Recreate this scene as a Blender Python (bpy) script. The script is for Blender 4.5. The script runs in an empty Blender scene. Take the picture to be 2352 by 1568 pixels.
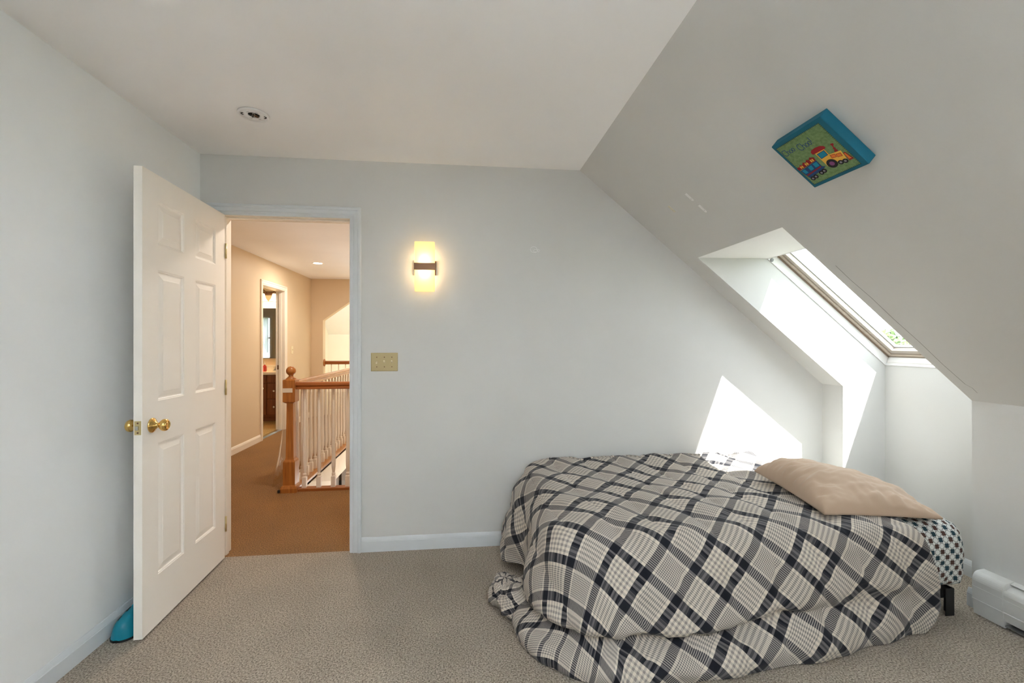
import bpy, bmesh, math, random
import numpy as np
from mathutils import Vector, Matrix, noise as mnoise
random.seed(7)
S = bpy.context.scene
C = S.collection
R = math.radians

# ------------------------------------------------------------------ key dimensions (metres)
CAM_H = 1.30
XL, D = -1.556, 2.892            # side wall, far wall
YB = -1.55                       # wall behind the viewer
XC, ZC = 0.773, 2.432            # crease between flat and sloped ceiling, ceiling height
XK, ZK = 2.507, 1.014            # knee wall
YF, YN = 2.718, 1.960            # cheeks of the roof window recess
XB = 2.816                       # back of the recess
XH, ZH = 1.495, 1.842            # header of the recess
A = math.atan2(ZC - ZK, XK - XC) # roof pitch
CA, SA = math.cos(A), math.sin(A)
EU, EN = Vector((CA, 0, -SA)), Vector((SA, 0, CA))
HXL, HYF, HXR = -2.643, 8.31, -0.30   # hall
WT = 0.12                        # wall thickness at the doorway
DX0, DX1, DZ = -1.440, -0.690, 2.072

# ------------------------------------------------------------------ camera
cam = bpy.data.cameras.new('camera')
cam_o = bpy.data.objects.new('camera', cam)
C.objects.link(cam_o)
cam_o.location = (0, 0, CAM_H)
cam_o.rotation_euler = (R(90), 0, -math.atan2(116, 1035))
cam.sensor_width = 36
cam.lens = 36 * 1035 / 2352
cam.shift_y = 3 / 2352
cam.clip_start = 0.02
S.camera = cam_o

# ------------------------------------------------------------------ world, sun, exposure
w = bpy.data.worlds.new('sky')
S.world = w
w.use_nodes = True
bg = w.node_tree.nodes['Background']
bg.inputs[0].default_value = (0.88, 0.95, 1.0, 1)
bg.inputs[1].default_value = 3.9

sun = bpy.data.lights.new('sun', 'SUN')
sun.energy = 14.0
sun.angle = R(0.53)
sun.color = (1.0, 0.97, 0.92)
sun_o = bpy.data.objects.new('sun', sun)
C.objects.link(sun_o)
sun_o.rotation_euler = Vector((-0.882, 1.0, -2.42)).to_track_quat('-Z', 'Y').to_euler()
sun_o.location = (6, -4, 9)

S.view_settings.view_transform = 'Standard'
S.view_settings.look = 'None'
S.view_settings.exposure = 0.66
S.view_settings.gamma = 1.0
S.view_settings.use_curve_mapping = False
cy = S.cycles
cy.use_denoising = True
cy.max_bounces = 14
cy.diffuse_bounces = 9
cy.glossy_bounces = 4
cy.transmission_bounces = 8
cy.transparent_max_bounces = 12
cy.sample_clamp_indirect = 60.0
cy.caustics_reflective = False
cy.caustics_refractive = False


def portal(loc, rot, sx, sy):
    l = bpy.data.lights.new('daylight_portal', 'AREA')
    l.shape = 'RECTANGLE'
    l.size, l.size_y = sx, sy
    l.cycles.is_portal = True
    o = bpy.data.objects.new('daylight_portal', l)
    C.objects.link(o)
    o.location = loc
    o.rotation_euler = rot
    return o


# ------------------------------------------------------------------ material helpers
class E:
    """tiny expression builder on math nodes"""
    def __init__(self, nt, s):
        self.nt, self.s = nt, s

    def _m(self, op, *a):
        n = self.nt.nodes.new('ShaderNodeMath')
        n.operation = op
        for i, v in enumerate(a):
            if isinstance(v, E):
                self.nt.links.new(v.s, n.inputs[i])
            else:
                n.inputs[i].default_value = v
        return E(self.nt, n.outputs[0])

    def __add__(s, o): return s._m('ADD', s, o)
    def __radd__(s, o): return s._m('ADD', o, s)
    def __sub__(s, o): return s._m('SUBTRACT', s, o)
    def __rsub__(s, o): return s._m('SUBTRACT', o, s)
    def __mul__(s, o): return s._m('MULTIPLY', s, o)
    def __rmul__(s, o): return s._m('MULTIPLY', o, s)
    def __truediv__(s, o): return s._m('DIVIDE', s, o)
    def lt(s, o): return s._m('LESS_THAN', s, o)
    def gt(s, o): return s._m('GREATER_THAN', s, o)
    def fr(s): return s._m('FRACT', s)
    def fl(s): return s._m('FLOOR', s)
    def ab(s): return s._m('ABSOLUTE', s)
    def mx(s, o): return s._m('MAXIMUM', s, o)
    def mn(s, o): return s._m('MINIMUM', s, o)
    def sq(s): return s._m('SQRT', s)
    def mod(s, o): return s._m('FLOORED_MODULO', s, o)


MATS = {}


def base(name, col=(0.8, 0.8, 0.8), rough=0.6, metal=0.0, spec=0.5):
    m = bpy.data.materials.new(name)
    m.use_nodes = True
    nt = m.node_tree
    b = nt.nodes['Principled BSDF']
    b.inputs['Base Color'].default_value = (*col, 1)
    b.inputs['Roughness'].default_value = rough
    b.inputs['Metallic'].default_value = metal
    b.inputs['Specular IOR Level'].default_value = spec
    MATS[name] = m
    return m, nt, b


def coords(nt, kind='Object', scale=(1, 1, 1)):
    t = nt.nodes.new('ShaderNodeTexCoord')
    mp = nt.nodes.new('ShaderNodeMapping')
    mp.inputs['Scale'].default_value = scale
    nt.links.new(t.outputs[kind], mp.inputs[0])
    return mp.outputs[0]


def noise(nt, vec, scale, detail=3, rough=0.5):
    n = nt.nodes.new('ShaderNodeTexNoise')
    n.inputs['Scale'].default_value = scale
    n.inputs['Detail'].default_value = detail
    n.inputs['Roughness'].default_value = rough
    nt.links.new(vec, n.inputs['Vector'])
    return n.outputs['Fac']


def ramp(nt, fac, stops):
    r = nt.nodes.new('ShaderNodeValToRGB')
    e = r.color_ramp.elements
    e[0].position, e[0].color = stops[0][0], (*stops[0][1], 1)
    e[1].position, e[1].color = stops[-1][0], (*stops[-1][1], 1)
    for p, c in stops[1:-1]:
        k = e.new(p)
        k.color = (*c, 1)
    nt.links.new(fac, r.inputs[0])
    return r.outputs[0]


def bump(nt, b, fac, strength, dist):
    n = nt.nodes.new('ShaderNodeBump')
    n.inputs['Strength'].default_value = strength
    n.inputs['Distance'].default_value = dist
    nt.links.new(fac, n.inputs['Height'])
    nt.links.new(n.outputs[0], b.inputs['Normal'])


def paint(name, col, rough=0.55, var=0.03, tex=0.12):
    m, nt, b = base(name, col, rough, 0, 0.3)
    v = coords(nt)
    f = noise(nt, v, 1.3, 3)
    lo = tuple(c * (1 - var) for c in col)
    hi = tuple(min(1, c * (1 + var)) for c in col)
    nt.links.new(ramp(nt, f, [(0.3, lo), (0.7, hi)]), b.inputs['Base Color'])
    f2 = noise(nt, v, 220, 3)
    bump(nt, b, f2, tex, 0.002)
    return m


def wood(name, dark, light, rough=0.32, axis=(1, 14, 14)):
    m, nt, b = base(name, light, rough, 0, 0.5)
    v = coords(nt, 'Object', axis)
    f = noise(nt, v, 4.0, 6, 0.6)
    nt.links.new(ramp(nt, f, [(0.3, dark), (0.7, light)]), b.inputs['Base Color'])
    return m


def carpet(name, dark, mid, light):
    m, nt, b = base(name, mid, 0.95, 0, 0.1)
    v = coords(nt)
    f = noise(nt, v, 150, 3, 0.65)
    col = ramp(nt, f, [(0.36, dark), (0.50, mid), (0.66, light)])
    f3 = noise(nt, v, 2.2, 4)
    mixn = nt.nodes.new('ShaderNodeMix')
    mixn.data_type = 'RGBA'
    mixn.blend_type = 'MULTIPLY'
    mixn.inputs[0].default_value = 1.0
    nt.links.new(col, mixn.inputs[6])
    nt.links.new(ramp(nt, f3, [(0.3, (0.86, 0.85, 0.84)), (0.7, (1.08, 1.07, 1.06))]), mixn.inputs[7])
    nt.links.new(mixn.outputs[2], b.inputs['Base Color'])
    bump(nt, b, f, 0.9, 0.012)
    b.inputs['Sheen Weight'].default_value = 0.15
    return m


M = MATS
paint('wall_paint', (0.625, 0.62, 0.602))
paint('wall_paint_lit', (0.79, 0.805, 0.81))  # wall paint lightened and cooled to stand for the light on the left wall
paint('ceiling_paint', (0.915, 0.905, 0.905))
paint('hall_paint', (0.67, 0.545, 0.385))
paint('hall_ceiling_paint', (0.88, 0.88, 0.885))
paint('cream_paint', (0.80, 0.74, 0.62))
paint('trim_paint', (0.63, 0.655, 0.675), 0.38, 0.015, 0.03)
paint('hall_trim_paint', (0.83, 0.765, 0.67), 0.38, 0.015, 0.03)
paint('door_paint', (0.87, 0.825, 0.76), 0.42, 0.015, 0.05)
paint('heater_paint', (0.60, 0.60, 0.58), 0.4, 0.01, 0.02)
paint('white_plastic', (0.82, 0.81, 0.80), 0.35, 0.01, 0.02)
paint('tape_white', (0.74, 0.66, 0.55), 0.6, 0.02, 0.05)
paint('almond_plastic', (0.50, 0.405, 0.215), 0.35, 0.01, 0.02)
paint('ivory_toggle', (0.78, 0.70, 0.48), 0.3, 0.01, 0.02)
paint('black_metal', (0.012, 0.012, 0.013), 0.4, 0.01, 0.02)
paint('dark_void', (0.02, 0.018, 0.016), 0.8, 0.01, 0.02)
paint('grey_void', (0.16, 0.16, 0.15), 0.7, 0.01, 0.02)
carpet('carpet_beige', (0.14, 0.110, 0.080), (0.40, 0.338, 0.265), (0.64, 0.56, 0.46))
carpet('carpet_hall', (0.105, 0.046, 0.009), (0.30, 0.143, 0.036), (0.47, 0.25, 0.080))
wood('oak', (0.27, 0.085, 0.015), (0.47, 0.18, 0.038), 0.28, (14, 14, 1))
wood('oak_along_x', (0.23, 0.065, 0.012), (0.36, 0.115, 0.024), 0.28, (1, 14, 14))
wood('oak_along_y', (0.36, 0.14, 0.035), (0.56, 0.27, 0.085), 0.25, (14, 1, 14))
wood('vanity_wood', (0.16, 0.045, 0.012), (0.27, 0.085, 0.022), 0.35, (14, 14, 1))
wood('window_wood', (0.50, 0.42, 0.34), (0.62, 0.54, 0.46), 0.4, (10, 1, 1))
wood('sash_wood', (0.44, 0.385, 0.33), (0.53, 0.475, 0.415), 0.4, (10, 1, 1))
paint('window_groove', (0.26, 0.20, 0.15), 0.6, 0.02, 0.02)
paint('gasket', (0.34, 0.35, 0.35), 0.5, 0.02, 0.05)
base('brass', (0.80, 0.53, 0.17), 0.12, 1.0)
base('brass_satin', (0.66, 0.54, 0.28), 0.35, 1.0)
base('nickel', (0.55, 0.54, 0.52), 0.25, 1.0)
base('bronze', (0.22, 0.12, 0.07), 0.4, 0.9)
base('mirror_silver', (0.42, 0.43, 0.44), 0.02, 1.0)
base('counter', (0.86, 0.80, 0.70), 0.25)
base('red_soap', (0.55, 0.06, 0.06), 0.15)
base('teal_rubber', (0.0, 0.20, 0.29), 0.42)
base('black_rubber', (0.006, 0.006, 0.007), 0.5)

m, nt, b = base('clear_glass', (1, 1, 1), 0.0)
tr = nt.nodes.new('ShaderNodeBsdfTransparent')
tr.inputs[0].default_value = (0.97, 0.985, 0.98, 1)
gl = nt.nodes.new('ShaderNodeBsdfGlossy')
gl.inputs['Roughness'].default_value = 0.02
mx = nt.nodes.new('ShaderNodeMixShader')
fz = nt.nodes.new('ShaderNodeFresnel')
fz.inputs[0].default_value = 1.3
geo = nt.nodes.new('ShaderNodeNewGeometry')
nt.links.new((E(nt, fz.outputs[0]) * (1.0 - E(nt, geo.outputs['Backfacing']))).s, mx.inputs[0])
nt.links.new(tr.outputs[0], mx.inputs[1])
nt.links.new(gl.outputs[0], mx.inputs[2])
nt.links.new(mx.outputs[0], nt.nodes['Material Output'].inputs[0])

m, nt, b = base('clear_plastic', (1, 1, 1), 0.0)
tr = nt.nodes.new('ShaderNodeBsdfTransparent')
tr.inputs[0].default_value = (0.95, 0.93, 0.90, 1)
gl = nt.nodes.new('ShaderNodeBsdfGlossy')
gl.inputs['Roughness'].default_value = 0.12
mx = nt.nodes.new('ShaderNodeMixShader')
fz = nt.nodes.new('ShaderNodeFresnel')
fz.inputs[0].default_value = 1.45
geo = nt.nodes.new('ShaderNodeNewGeometry')
nt.links.new((E(nt, fz.outputs[0]) * (1.0 - E(nt, geo.outputs['Backfacing'])) + 0.10).mn(0.9).s, mx.inputs[0])
nt.links.new(tr.outputs[0], mx.inputs[1])
nt.links.new(gl.outputs[0], mx.inputs[2])
nt.links.new(mx.outputs[0], nt.nodes['Material Output'].inputs[0])


def emit(name, col, k, body=(0.8, 0.8, 0.8)):
    m, nt, b = base(name, body, 0.4)
    b.inputs['Emission Color'].default_value = (*col, 1)
    b.inputs['Emission Strength'].default_value = k
    return m


emit('lamp_lens', (1.0, 0.86, 0.66), 9.0)
emit('bell_shade', (1.0, 0.80, 0.48), 2.2)

# frosted acrylic of the wall lamp: lit from the strips behind it
m, nt, b = base('lamp_acrylic', (0.95, 0.86, 0.66), 0.35)
tl = nt.nodes.new('ShaderNodeBsdfTranslucent')
tl.inputs[0].default_value = (1.0, 0.86, 0.58, 1)
mx = nt.nodes.new('ShaderNodeMixShader')
mx.inputs[0].default_value = 0.75
b.inputs['Emission Color'].default_value = (1.0, 0.76, 0.36, 1)
b.inputs['Emission Strength'].default_value = 0.75
nt.links.new(b.outputs[0], mx.inputs[1])
nt.links.new(tl.outputs[0], mx.inputs[2])
nt.links.new(mx.outputs[0], nt.nodes['Material Output'].inputs[0])


# plaid comforter
def plaid(name):
    m, nt, b = base(name, (0.6, 0.6, 0.6), 0.85, 0, 0.2)
    t = nt.nodes.new('ShaderNodeTexCoord')
    mp = nt.nodes.new('ShaderNodeMapping')
    mp.inputs['Rotation'].default_value = (0, 0, R(43))
    nt.links.new(t.outputs['UV'], mp.inputs[0])
    sp = nt.nodes.new('ShaderNodeSeparateXYZ')
    nt.links.new(mp.outputs[0], sp.inputs[0])
    P = 0.300

    def axis(sock, off):
        u = E(nt, sock) + off
        f = (u / P).fr() * P
        band = f.lt(0.036).mx(f.gt(0.150) * f.lt(0.186))
        finem = f.gt(0.046) * f.lt(0.140)
        fine = finem * (f / 0.0078).fr().lt(0.5)
        coarm = f.gt(0.194) * f.lt(0.292)
        coar = coarm * (f / 0.0196).fr().lt(0.48)
        bars = coarm * (f / 0.0490).fr().gt(0.62)
        return band, finem, fine, coarm, coar, bars
    bu, fmu, fu, cmu, cu, baru = axis(sp.outputs[0], 0.02)
    bv, fmv, fv, cmv, cv, barv = axis(sp.outputs[1], 0.09)
    au = bu + fu * 0.50 + cu * 0.36
    av = bv + fv * 0.50 + cv * 0.36
    tt = (au + av) * 0.5
    # stripes crossing a band stand out strongly
    tt = tt + bu * fmv * (fv * 0.22 - 0.20) + bv * fmu * (fu * 0.22 - 0.20)
    tt = tt + bu * barv * 0.33 + bv * baru * 0.33
    # twill weave
    wv = ((E(nt, sp.outputs[0]) + E(nt, sp.outputs[1])) / 0.0032).fr().lt(0.5)
    tt = tt + (wv - 0.5) * 0.05
    tt = tt.mn(0.98).mx(0.0)
    col = ramp(nt, tt.s, [(0.0, (0.60, 0.53, 0.44)), (0.25, (0.34, 0.305, 0.275)), (0.5, (0.115, 0.108, 0.110)), (0.75, (0.030, 0.030, 0.036)), (1.0, (0.006, 0.007, 0.012))])
    nt.links.new(col, b.inputs['Base Color'])
    f2 = noise(nt, coords(nt, 'UV'), 900, 2)
    bump(nt, b, f2, 0.15, 0.001)
    b.inputs['Sheen Weight'].default_value = 0.1
    return m


plaid('plaid_fabric')

# fitted sheet: brown and teal squares between outlined circles
m, nt, b = base('patterned_sheet', (0.7, 0.7, 0.7), 0.85, 0, 0.2)
t = nt.nodes.new('ShaderNodeTexCoord')
sp = nt.nodes.new('ShaderNodeSeparateXYZ')
nt.links.new(t.outputs['UV'], sp.inputs[0])
cs = 0.0265
u = E(nt, sp.outputs[0]) / cs
v = E(nt, sp.outputs[1]) / cs
iu, iv = u.fl(), v.fl()
fu, fv = u.fr() - 0.5, v.fr() - 0.5
par = (iu + iv).mod(2.0).lt(0.5)
sqr = fu.ab().mx(fv.ab()).lt(0.38) * par
rad = (fu * fu + fv * fv).sq()
ring = rad.gt(0.60) * rad.lt(0.66) * (1.0 - par)
ring = ((fu.ab() - 0.16).ab().lt(0.045) + (fv.ab() - 0.16).ab().lt(0.045)).mn(1.0) * par * (1.0 - sqr)
circ = (rad - 0.47).ab().lt(0.04) * (1.0 - par)
kind = ((iu - iv) / 2.0).fl().mod(2.0).lt(0.5)
mixa = nt.nodes.new('ShaderNodeMix')
mixa.data_type = 'RGBA'
nt.links.new(kind.s, mixa.inputs[0])
mixa.inputs[6].default_value = (0.075, 0.038, 0.030, 1)
mixa.inputs[7].default_value = (0.018, 0.045, 0.062, 1)
mixb = nt.nodes.new('ShaderNodeMix')
mixb.data_type = 'RGBA'
nt.links.new((ring + circ).mn(1.0).s, mixb.inputs[0])
mixb.inputs[6].default_value = (0.62, 0.63, 0.60, 1)
mixb.inputs[7].default_value = (0.09, 0.09, 0.09, 1)
mixc = nt.nodes.new('ShaderNodeMix')
mixc.data_type = 'RGBA'
nt.links.new(sqr.s, mixc.inputs[0])
nt.links.new(mixb.outputs[2], mixc.inputs[6])
nt.links.new(mixa.outputs[2], mixc.inputs[7])
nt.links.new(mixc.outputs[2], b.inputs['Base Color'])

m, nt, b = base('tan_cotton', (0.47, 0.345, 0.25), 0.72, 0, 0.25)
f = noise(nt, coords(nt), 600, 2)
bump(nt, b, f, 0.1, 0.001)
b.inputs['Sheen Weight'].default_value = 0.2

base('canvas_teal', (0.0, 0.115, 0.185), 0.75)
m, nt, b = base('canvas_green', (0.16, 0.25, 0.10), 0.85)
f = noise(nt, coords(nt), 90, 4)
nt.links.new(ramp(nt, f, [(0.3, (0.11, 0.19, 0.065)), (0.7, (0.19, 0.29, 0.12))]), b.inputs['Base Color'])
for nm, c_ in (('print_red', (0.30, 0.006, 0.01)), ('print_yellow', (0.78, 0.42, 0.05)), ('print_orange', (0.72, 0.17, 0.02)),
               ('print_navy', (0.012, 0.05, 0.16)), ('print_sky', (0.0, 0.22, 0.36)), ('print_black', (0.008, 0.006, 0.008)),
               ('print_purple', (0.20, 0.045, 0.16)), ('print_grey', (0.22, 0.20, 0.22)), ('print_dark', (0.01, 0.03, 0.04)), ('print_cream', (0.8, 0.62, 0.35))):
    base(nm, c_, 0.8)

# bathroom tile floor
m, nt, b = base('bath_floor_tile', (0.55, 0.38, 0.16), 0.4)
ch = nt.nodes.new('ShaderNodeTexBrick')
ch.inputs['Color1'].default_value = (0.55, 0.37, 0.14, 1)
ch.inputs['Color2'].default_value = (0.48, 0.31, 0.11, 1)
ch.inputs['Mortar'].default_value = (0.15, 0.08, 0.03, 1)
ch.inputs['Scale'].default_value = 6
ch.inputs['Mortar Size'].default_value = 0.02
nt.links.new(coords(nt), ch.inputs[0])
nt.links.new(ch.outputs[0], b.inputs['Base Color'])

paint('leaf_green', (0.10, 0.17, 0.05), 0.6, 0.25, 0.2)
paint('bark', (0.12, 0.09, 0.06), 0.8, 0.2, 0.4)
paint('grass_ground', (0.12, 0.18, 0.06), 0.9, 0.2, 0.4)
m, nt, b = base('curtain_white', (0.85, 0.86, 0.9), 0.8)
tl = nt.nodes.new('ShaderNodeBsdfTranslucent')
tl.inputs[0].default_value = (0.9, 0.92, 0.95, 1)
mx = nt.nodes.new('ShaderNodeMixShader')
mx.inputs[0].default_value = 0.6
nt.links.new(b.outputs[0], mx.inputs[1])
nt.links.new(tl.outputs[0], mx.inputs[2])
nt.links.new(mx.outputs[0], nt.nodes['Material Output'].inputs[0])


# ------------------------------------------------------------------ mesh helpers
def origin(p):
    o = Vector((0, 0, 0))
    while p is not None:
        o += p.location
        p = p.parent
    return o


def link(name, me, mat, parent=None, smooth=False, local=False):
    """one mesh object; vertices given in world space unless local"""
    o = bpy.data.objects.new(name, me)
    C.objects.link(o)
    if mat:
        me.materials.append(M[mat])
    if parent is not None:
        o.parent = parent
        if not local:
            me.transform(Matrix.Translation(-origin(parent)))
    if smooth:
        for p in me.polygons:
            p.use_smooth = True
    return o


def tag(o, label, cat, group=None, kind=None):
    o['label'] = label
    o['category'] = cat
    if group:
        o['group'] = group
    if kind:
        o['kind'] = kind
    return o


def struct(o):
    o['kind'] = 'structure'
    return o


def thing(name, loc, label, cat, group=None, matrix=None):
    o = bpy.data.objects.new(name, None)
    o.empty_display_size = 0.05
    C.objects.link(o)
    if matrix is not None:
        o.matrix_world = matrix
    else:
        o.location = loc
    return tag(o, label, cat, group)


def group_empty(name, loc, kind='structure'):
    o = bpy.data.objects.new(name, None)
    o.empty_display_size = 0.05
    C.objects.link(o)
    o.location = loc
    o['kind'] = kind
    return o


def from_bm(bm, name='mesh'):
    bmesh.ops.recalc_face_normals(bm, faces=bm.faces)
    me = bpy.data.meshes.new(name)
    bm.to_mesh(me)
    bm.free()
    return me


def bm_box(bm, x0, x1, y0, y1, z0, z1):
    r = bmesh.ops.create_cube(bm, size=1.0)
    for vtx in r['verts']:
        c = vtx.co
        vtx.co = Vector((x0 + (c.x + .5) * (x1 - x0), y0 + (c.y + .5) * (y1 - y0), z0 + (c.z + .5) * (z1 - z0)))
    return r['verts']


def boxm(x0, x1, y0, y1, z0, z1, bevel=0.0, seg=2):
    bm = bmesh.new()
    bm_box(bm, x0, x1, y0, y1, z0, z1)
    if bevel:
        bmesh.ops.bevel(bm, geom=bm.edges[:], offset=bevel, segments=seg, affect='EDGES', profile=0.5)
    return from_bm(bm)


def box(name, x0, x1, y0, y1, z0, z1, mat, parent=None, bevel=0.0, local=False, seg=2):
    return link(name, boxm(x0, x1, y0, y1, z0, z1, bevel, seg), mat, parent, False, local)


def prismm(pts, ax, lo, hi, bevel=0.0):
    """extrude the 2D outline pts along axis ax; the two coordinates are the remaining axes in order"""
    def mk(p, t):
        if ax == 'x': return (t, p[0], p[1])
        if ax == 'y': return (p[0], t, p[1])
        return (p[0], p[1], t)
    bm = bmesh.new()
    a = [bm.verts.new(mk(p, lo)) for p in pts]
    c = [bm.verts.new(mk(p, hi)) for p in pts]
    n = len(pts)
    bm.faces.new(a)
    bm.faces.new(c[::-1])
    for i in range(n):
        bm.faces.new((a[i], a[(i + 1) % n], c[(i + 1) % n], c[i]))
    if bevel:
        bmesh.ops.bevel(bm, geom=bm.edges[:], offset=bevel, segments=2, affect='EDGES')
    return from_bm(bm)


def prism(name, pts, ax, lo, hi, mat, parent=None, bevel=0.0, local=False):
    return link(name, prismm(pts, ax, lo, hi, bevel), mat, parent, False, local)


def plate(name, pts, nrm, th, mat, parent=None):
    """planar polygon in 3D thickened along nrm by th (away from the room)"""
    bm = bmesh.new()
    nrm = Vector(nrm).normalized() * th
    a = [bm.verts.new(p) for p in pts]
    c = [bm.verts.new(Vector(p) + nrm) for p in pts]
    n = len(pts)
    bm.faces.new(a)
    bm.faces.new(c[::-1])
    for i in range(n):
        bm.faces.new((a[i], a[(i + 1) % n], c[(i + 1) % n], c[i]))
    return link(name, from_bm(bm), mat, parent)


def lathem(profile, origin_, axis='z', seg=24):
    """profile: list of (radius, height)"""
    bm = bmesh.new()
    rings = []
    for r, h in profile:
        ring = []
        for i in range(seg):
            t = 2 * math.pi * i / seg
            a, c = r * math.cos(t), r * math.sin(t)
            if axis == 'z': p = (a, c, h)
            elif axis == 'x': p = (h, a, c)
            else: p = (c, h, a)
            ring.append(bm.verts.new(Vector(p) + Vector(origin_)))
        rings.append(ring)
    for j in range(len(rings) - 1):
        for i in range(seg):
            k = (i + 1) % seg
            bm.faces.new((rings[j][i], rings[j][k], rings[j + 1][k], rings[j + 1][i]))
    bm.faces.new(rings[0][::-1])
    bm.faces.new(rings[-1])
    bmesh.ops.remove_doubles(bm, verts=bm.verts, dist=1e-6)
    return from_bm(bm)


def lathe(name, profile, origin_, axis, mat, parent=None, seg=24, local=False):
    return link(name, lathem(profile, origin_, axis, seg), mat, parent, True, local)


def tubem(pts, r, seg=8):
    bm = bmesh.new()
    P = [Vector(p) for p in pts]
    rings = []
    for i, p in enumerate(P):
        d = (P[min(i + 1, len(P) - 1)] - P[max(i - 1, 0)]).normalized()
        up = Vector((0, 0, 1)) if abs(d.z) < 0.9 else Vector((1, 0, 0))
        a = d.cross(up).normalized()
        c = d.cross(a).normalized()
        rr = r[i] if isinstance(r, (list, tuple)) else r
        rings.append([bm.verts.new(p + a * rr * math.cos(2 * math.pi * k / seg) + c * rr * math.sin(2 * math.pi * k / seg)) for k in range(seg)])
    for j in range(len(rings) - 1):
        for k in range(seg):
            bm.faces.new((rings[j][k], rings[j][(k + 1) % seg], rings[j + 1][(k + 1) % seg], rings[j + 1][k]))
    bm.faces.new(rings[0][::-1])
    bm.faces.new(rings[-1])
    return from_bm(bm)


def tube(name, pts, r, mat, parent=None, seg=8, local=False):
    return link(name, tubem(pts, r, seg), mat, parent, True, local)


def gridm(P, UV=None, close_u=False):
    """P: (n,m,3) array -> mesh with quads, optional UV (n,m,2)"""
    n, m_ = P.shape[:2]
    me = bpy.data.meshes.new('grid')
    idx = np.arange(n * m_).reshape(n, m_)
    f = np.stack([idx[:-1, :-1], idx[1:, :-1], idx[1:, 1:], idx[:-1, 1:]], -1).reshape(-1, 4)
    me.from_pydata(P.reshape(-1, 3).tolist(), [], f.tolist())
    if UV is not None:
        lay = me.uv_layers.new(name='UVMap')
        vi = np.empty(len(me.loops), dtype=np.int32)
        me.loops.foreach_get('vertex_index', vi)
        lay.data.foreach_set('uv', UV.reshape(-1, 2)[vi].astype(np.float32).ravel())
    return me


def slope_z(x):
    return ZC - (x - XC) * math.tan(A)


# ------------------------------------------------------------------ the room shell
struct(box('floor', XL, XB + .02, YB, D + 0.02, -0.03, 0.0, 'carpet_beige'))
# far wall with the doorway cut out, following the roof line
pw = [(DX1 + 0.02, 0), (XK + 0.02, 0), (XK + 0.02, ZK), (XC, ZC), (XL, ZC), (XL, 0), (DX0 - 0.02, 0), (DX0 - 0.02, DZ + 0.02), (DX1 + 0.02, DZ + 0.02)]
struct(prism('wall_back', pw, 'y', D, D + WT - 0.004, 'wall_paint'))
struct(box('wall_left', XL - 0.1, XL, YB, D + .1, 0, ZC, 'wall_paint_lit'))
struct(box('wall_front', XL - .1, XB + .1, YB - 0.1, YB, 0, ZC, 'wall_paint'))
struct(box('ceiling', XL - .1, XC, YB - .1, D + WT, ZC, ZC + 0.05, 'ceiling_paint'))

Y2F, Y2N = -0.18, -1.46        # unseen second roof window behind the viewer, widened for fill light
sl = group_empty('ceiling_slope', (0, 0, 0))
sp2 = [(XC, YB), (XC, D), (XK, D), (XK, YF + .012), (XH, YF + .012), (XH, YN - .012), (XK, YN - .012), (XK, Y2F + .012), (XH, Y2F + .012), (XH, Y2N - .012), (XK, Y2N - .012), (XK, YB)]
plate('ceiling_panel', [(x, y, slope_z(x)) for x, y in sp2], EN, 0.012, 'wall_paint', sl)
# hairline plaster cracks beside the recess
def crack(pts, wd):
    vs, fs = [], []
    for (x, y) in pts:
        for s in (-wd, wd):
            vs.append((x, y + s, slope_z(x) - 0.0006 / CA))
    for i in range(len(pts) - 1):
        fs.append((2 * i, 2 * i + 1, 2 * i + 3, 2 * i + 2))
    me = bpy.data.meshes.new('crack')
    me.from_pydata(vs, [], fs)
    link('plaster_crack', me, 'grey_void', sl)
crack([(1.72, 1.905), (1.80, 1.908), (1.9, 1.902), (2.02, 1.906), (2.15, 1.903), (2.28, 1.908), (2.40, 1.904)], 0.0011)
crack([(2.40, 1.904), (2.42, 1.89), (2.45, 1.892)], 0.0009)

kw = group_empty('wall_right', (XK, 0, 0))
def kwp(y0, y1):
    box('wall_panel', XK, XK + 0.012, y0, y1, 0, ZK, 'wall_paint', kw)
kwp(YF + .012, D)
kwp(Y2F + .012, YN - .012)
kwp(YB, Y2N - .012)


def recess(yn, yf, n):
    """walls of a recess that runs from its header down to the floor"""
    g = group_empty('wall_recess', (XB, (yn + yf) / 2, 0))
    o = Vector((1.968, 0, 1.845))
    e = o + EU * 1.103
    pts = [(XH, ZH), (o.x, o.z), (e.x, e.z), (XB, e.z), (XB, 0), (XK, 0), (XK, ZK)]
    for y, s in ((yf, 1), (yn, -1)):
        plate('cheek_panel', [(p[0], y, p[1]) for p in pts], (0, s, 0), 0.012, 'wall_paint', g)
    plate('header_panel', [(XH, yn, ZH), (XH, yf, ZH), (o.x, yf, o.z), (o.x, yn, o.z)], (0, 0, 1), 0.012, 'ceiling_paint', g)
    box('back_panel', XB, XB + 0.02, yn - .01, yf + .01, 0, e.z, 'wall_paint', g)
    return g


recess(YN, YF, 1)
recess(Y2N, Y2F, 2)


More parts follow.
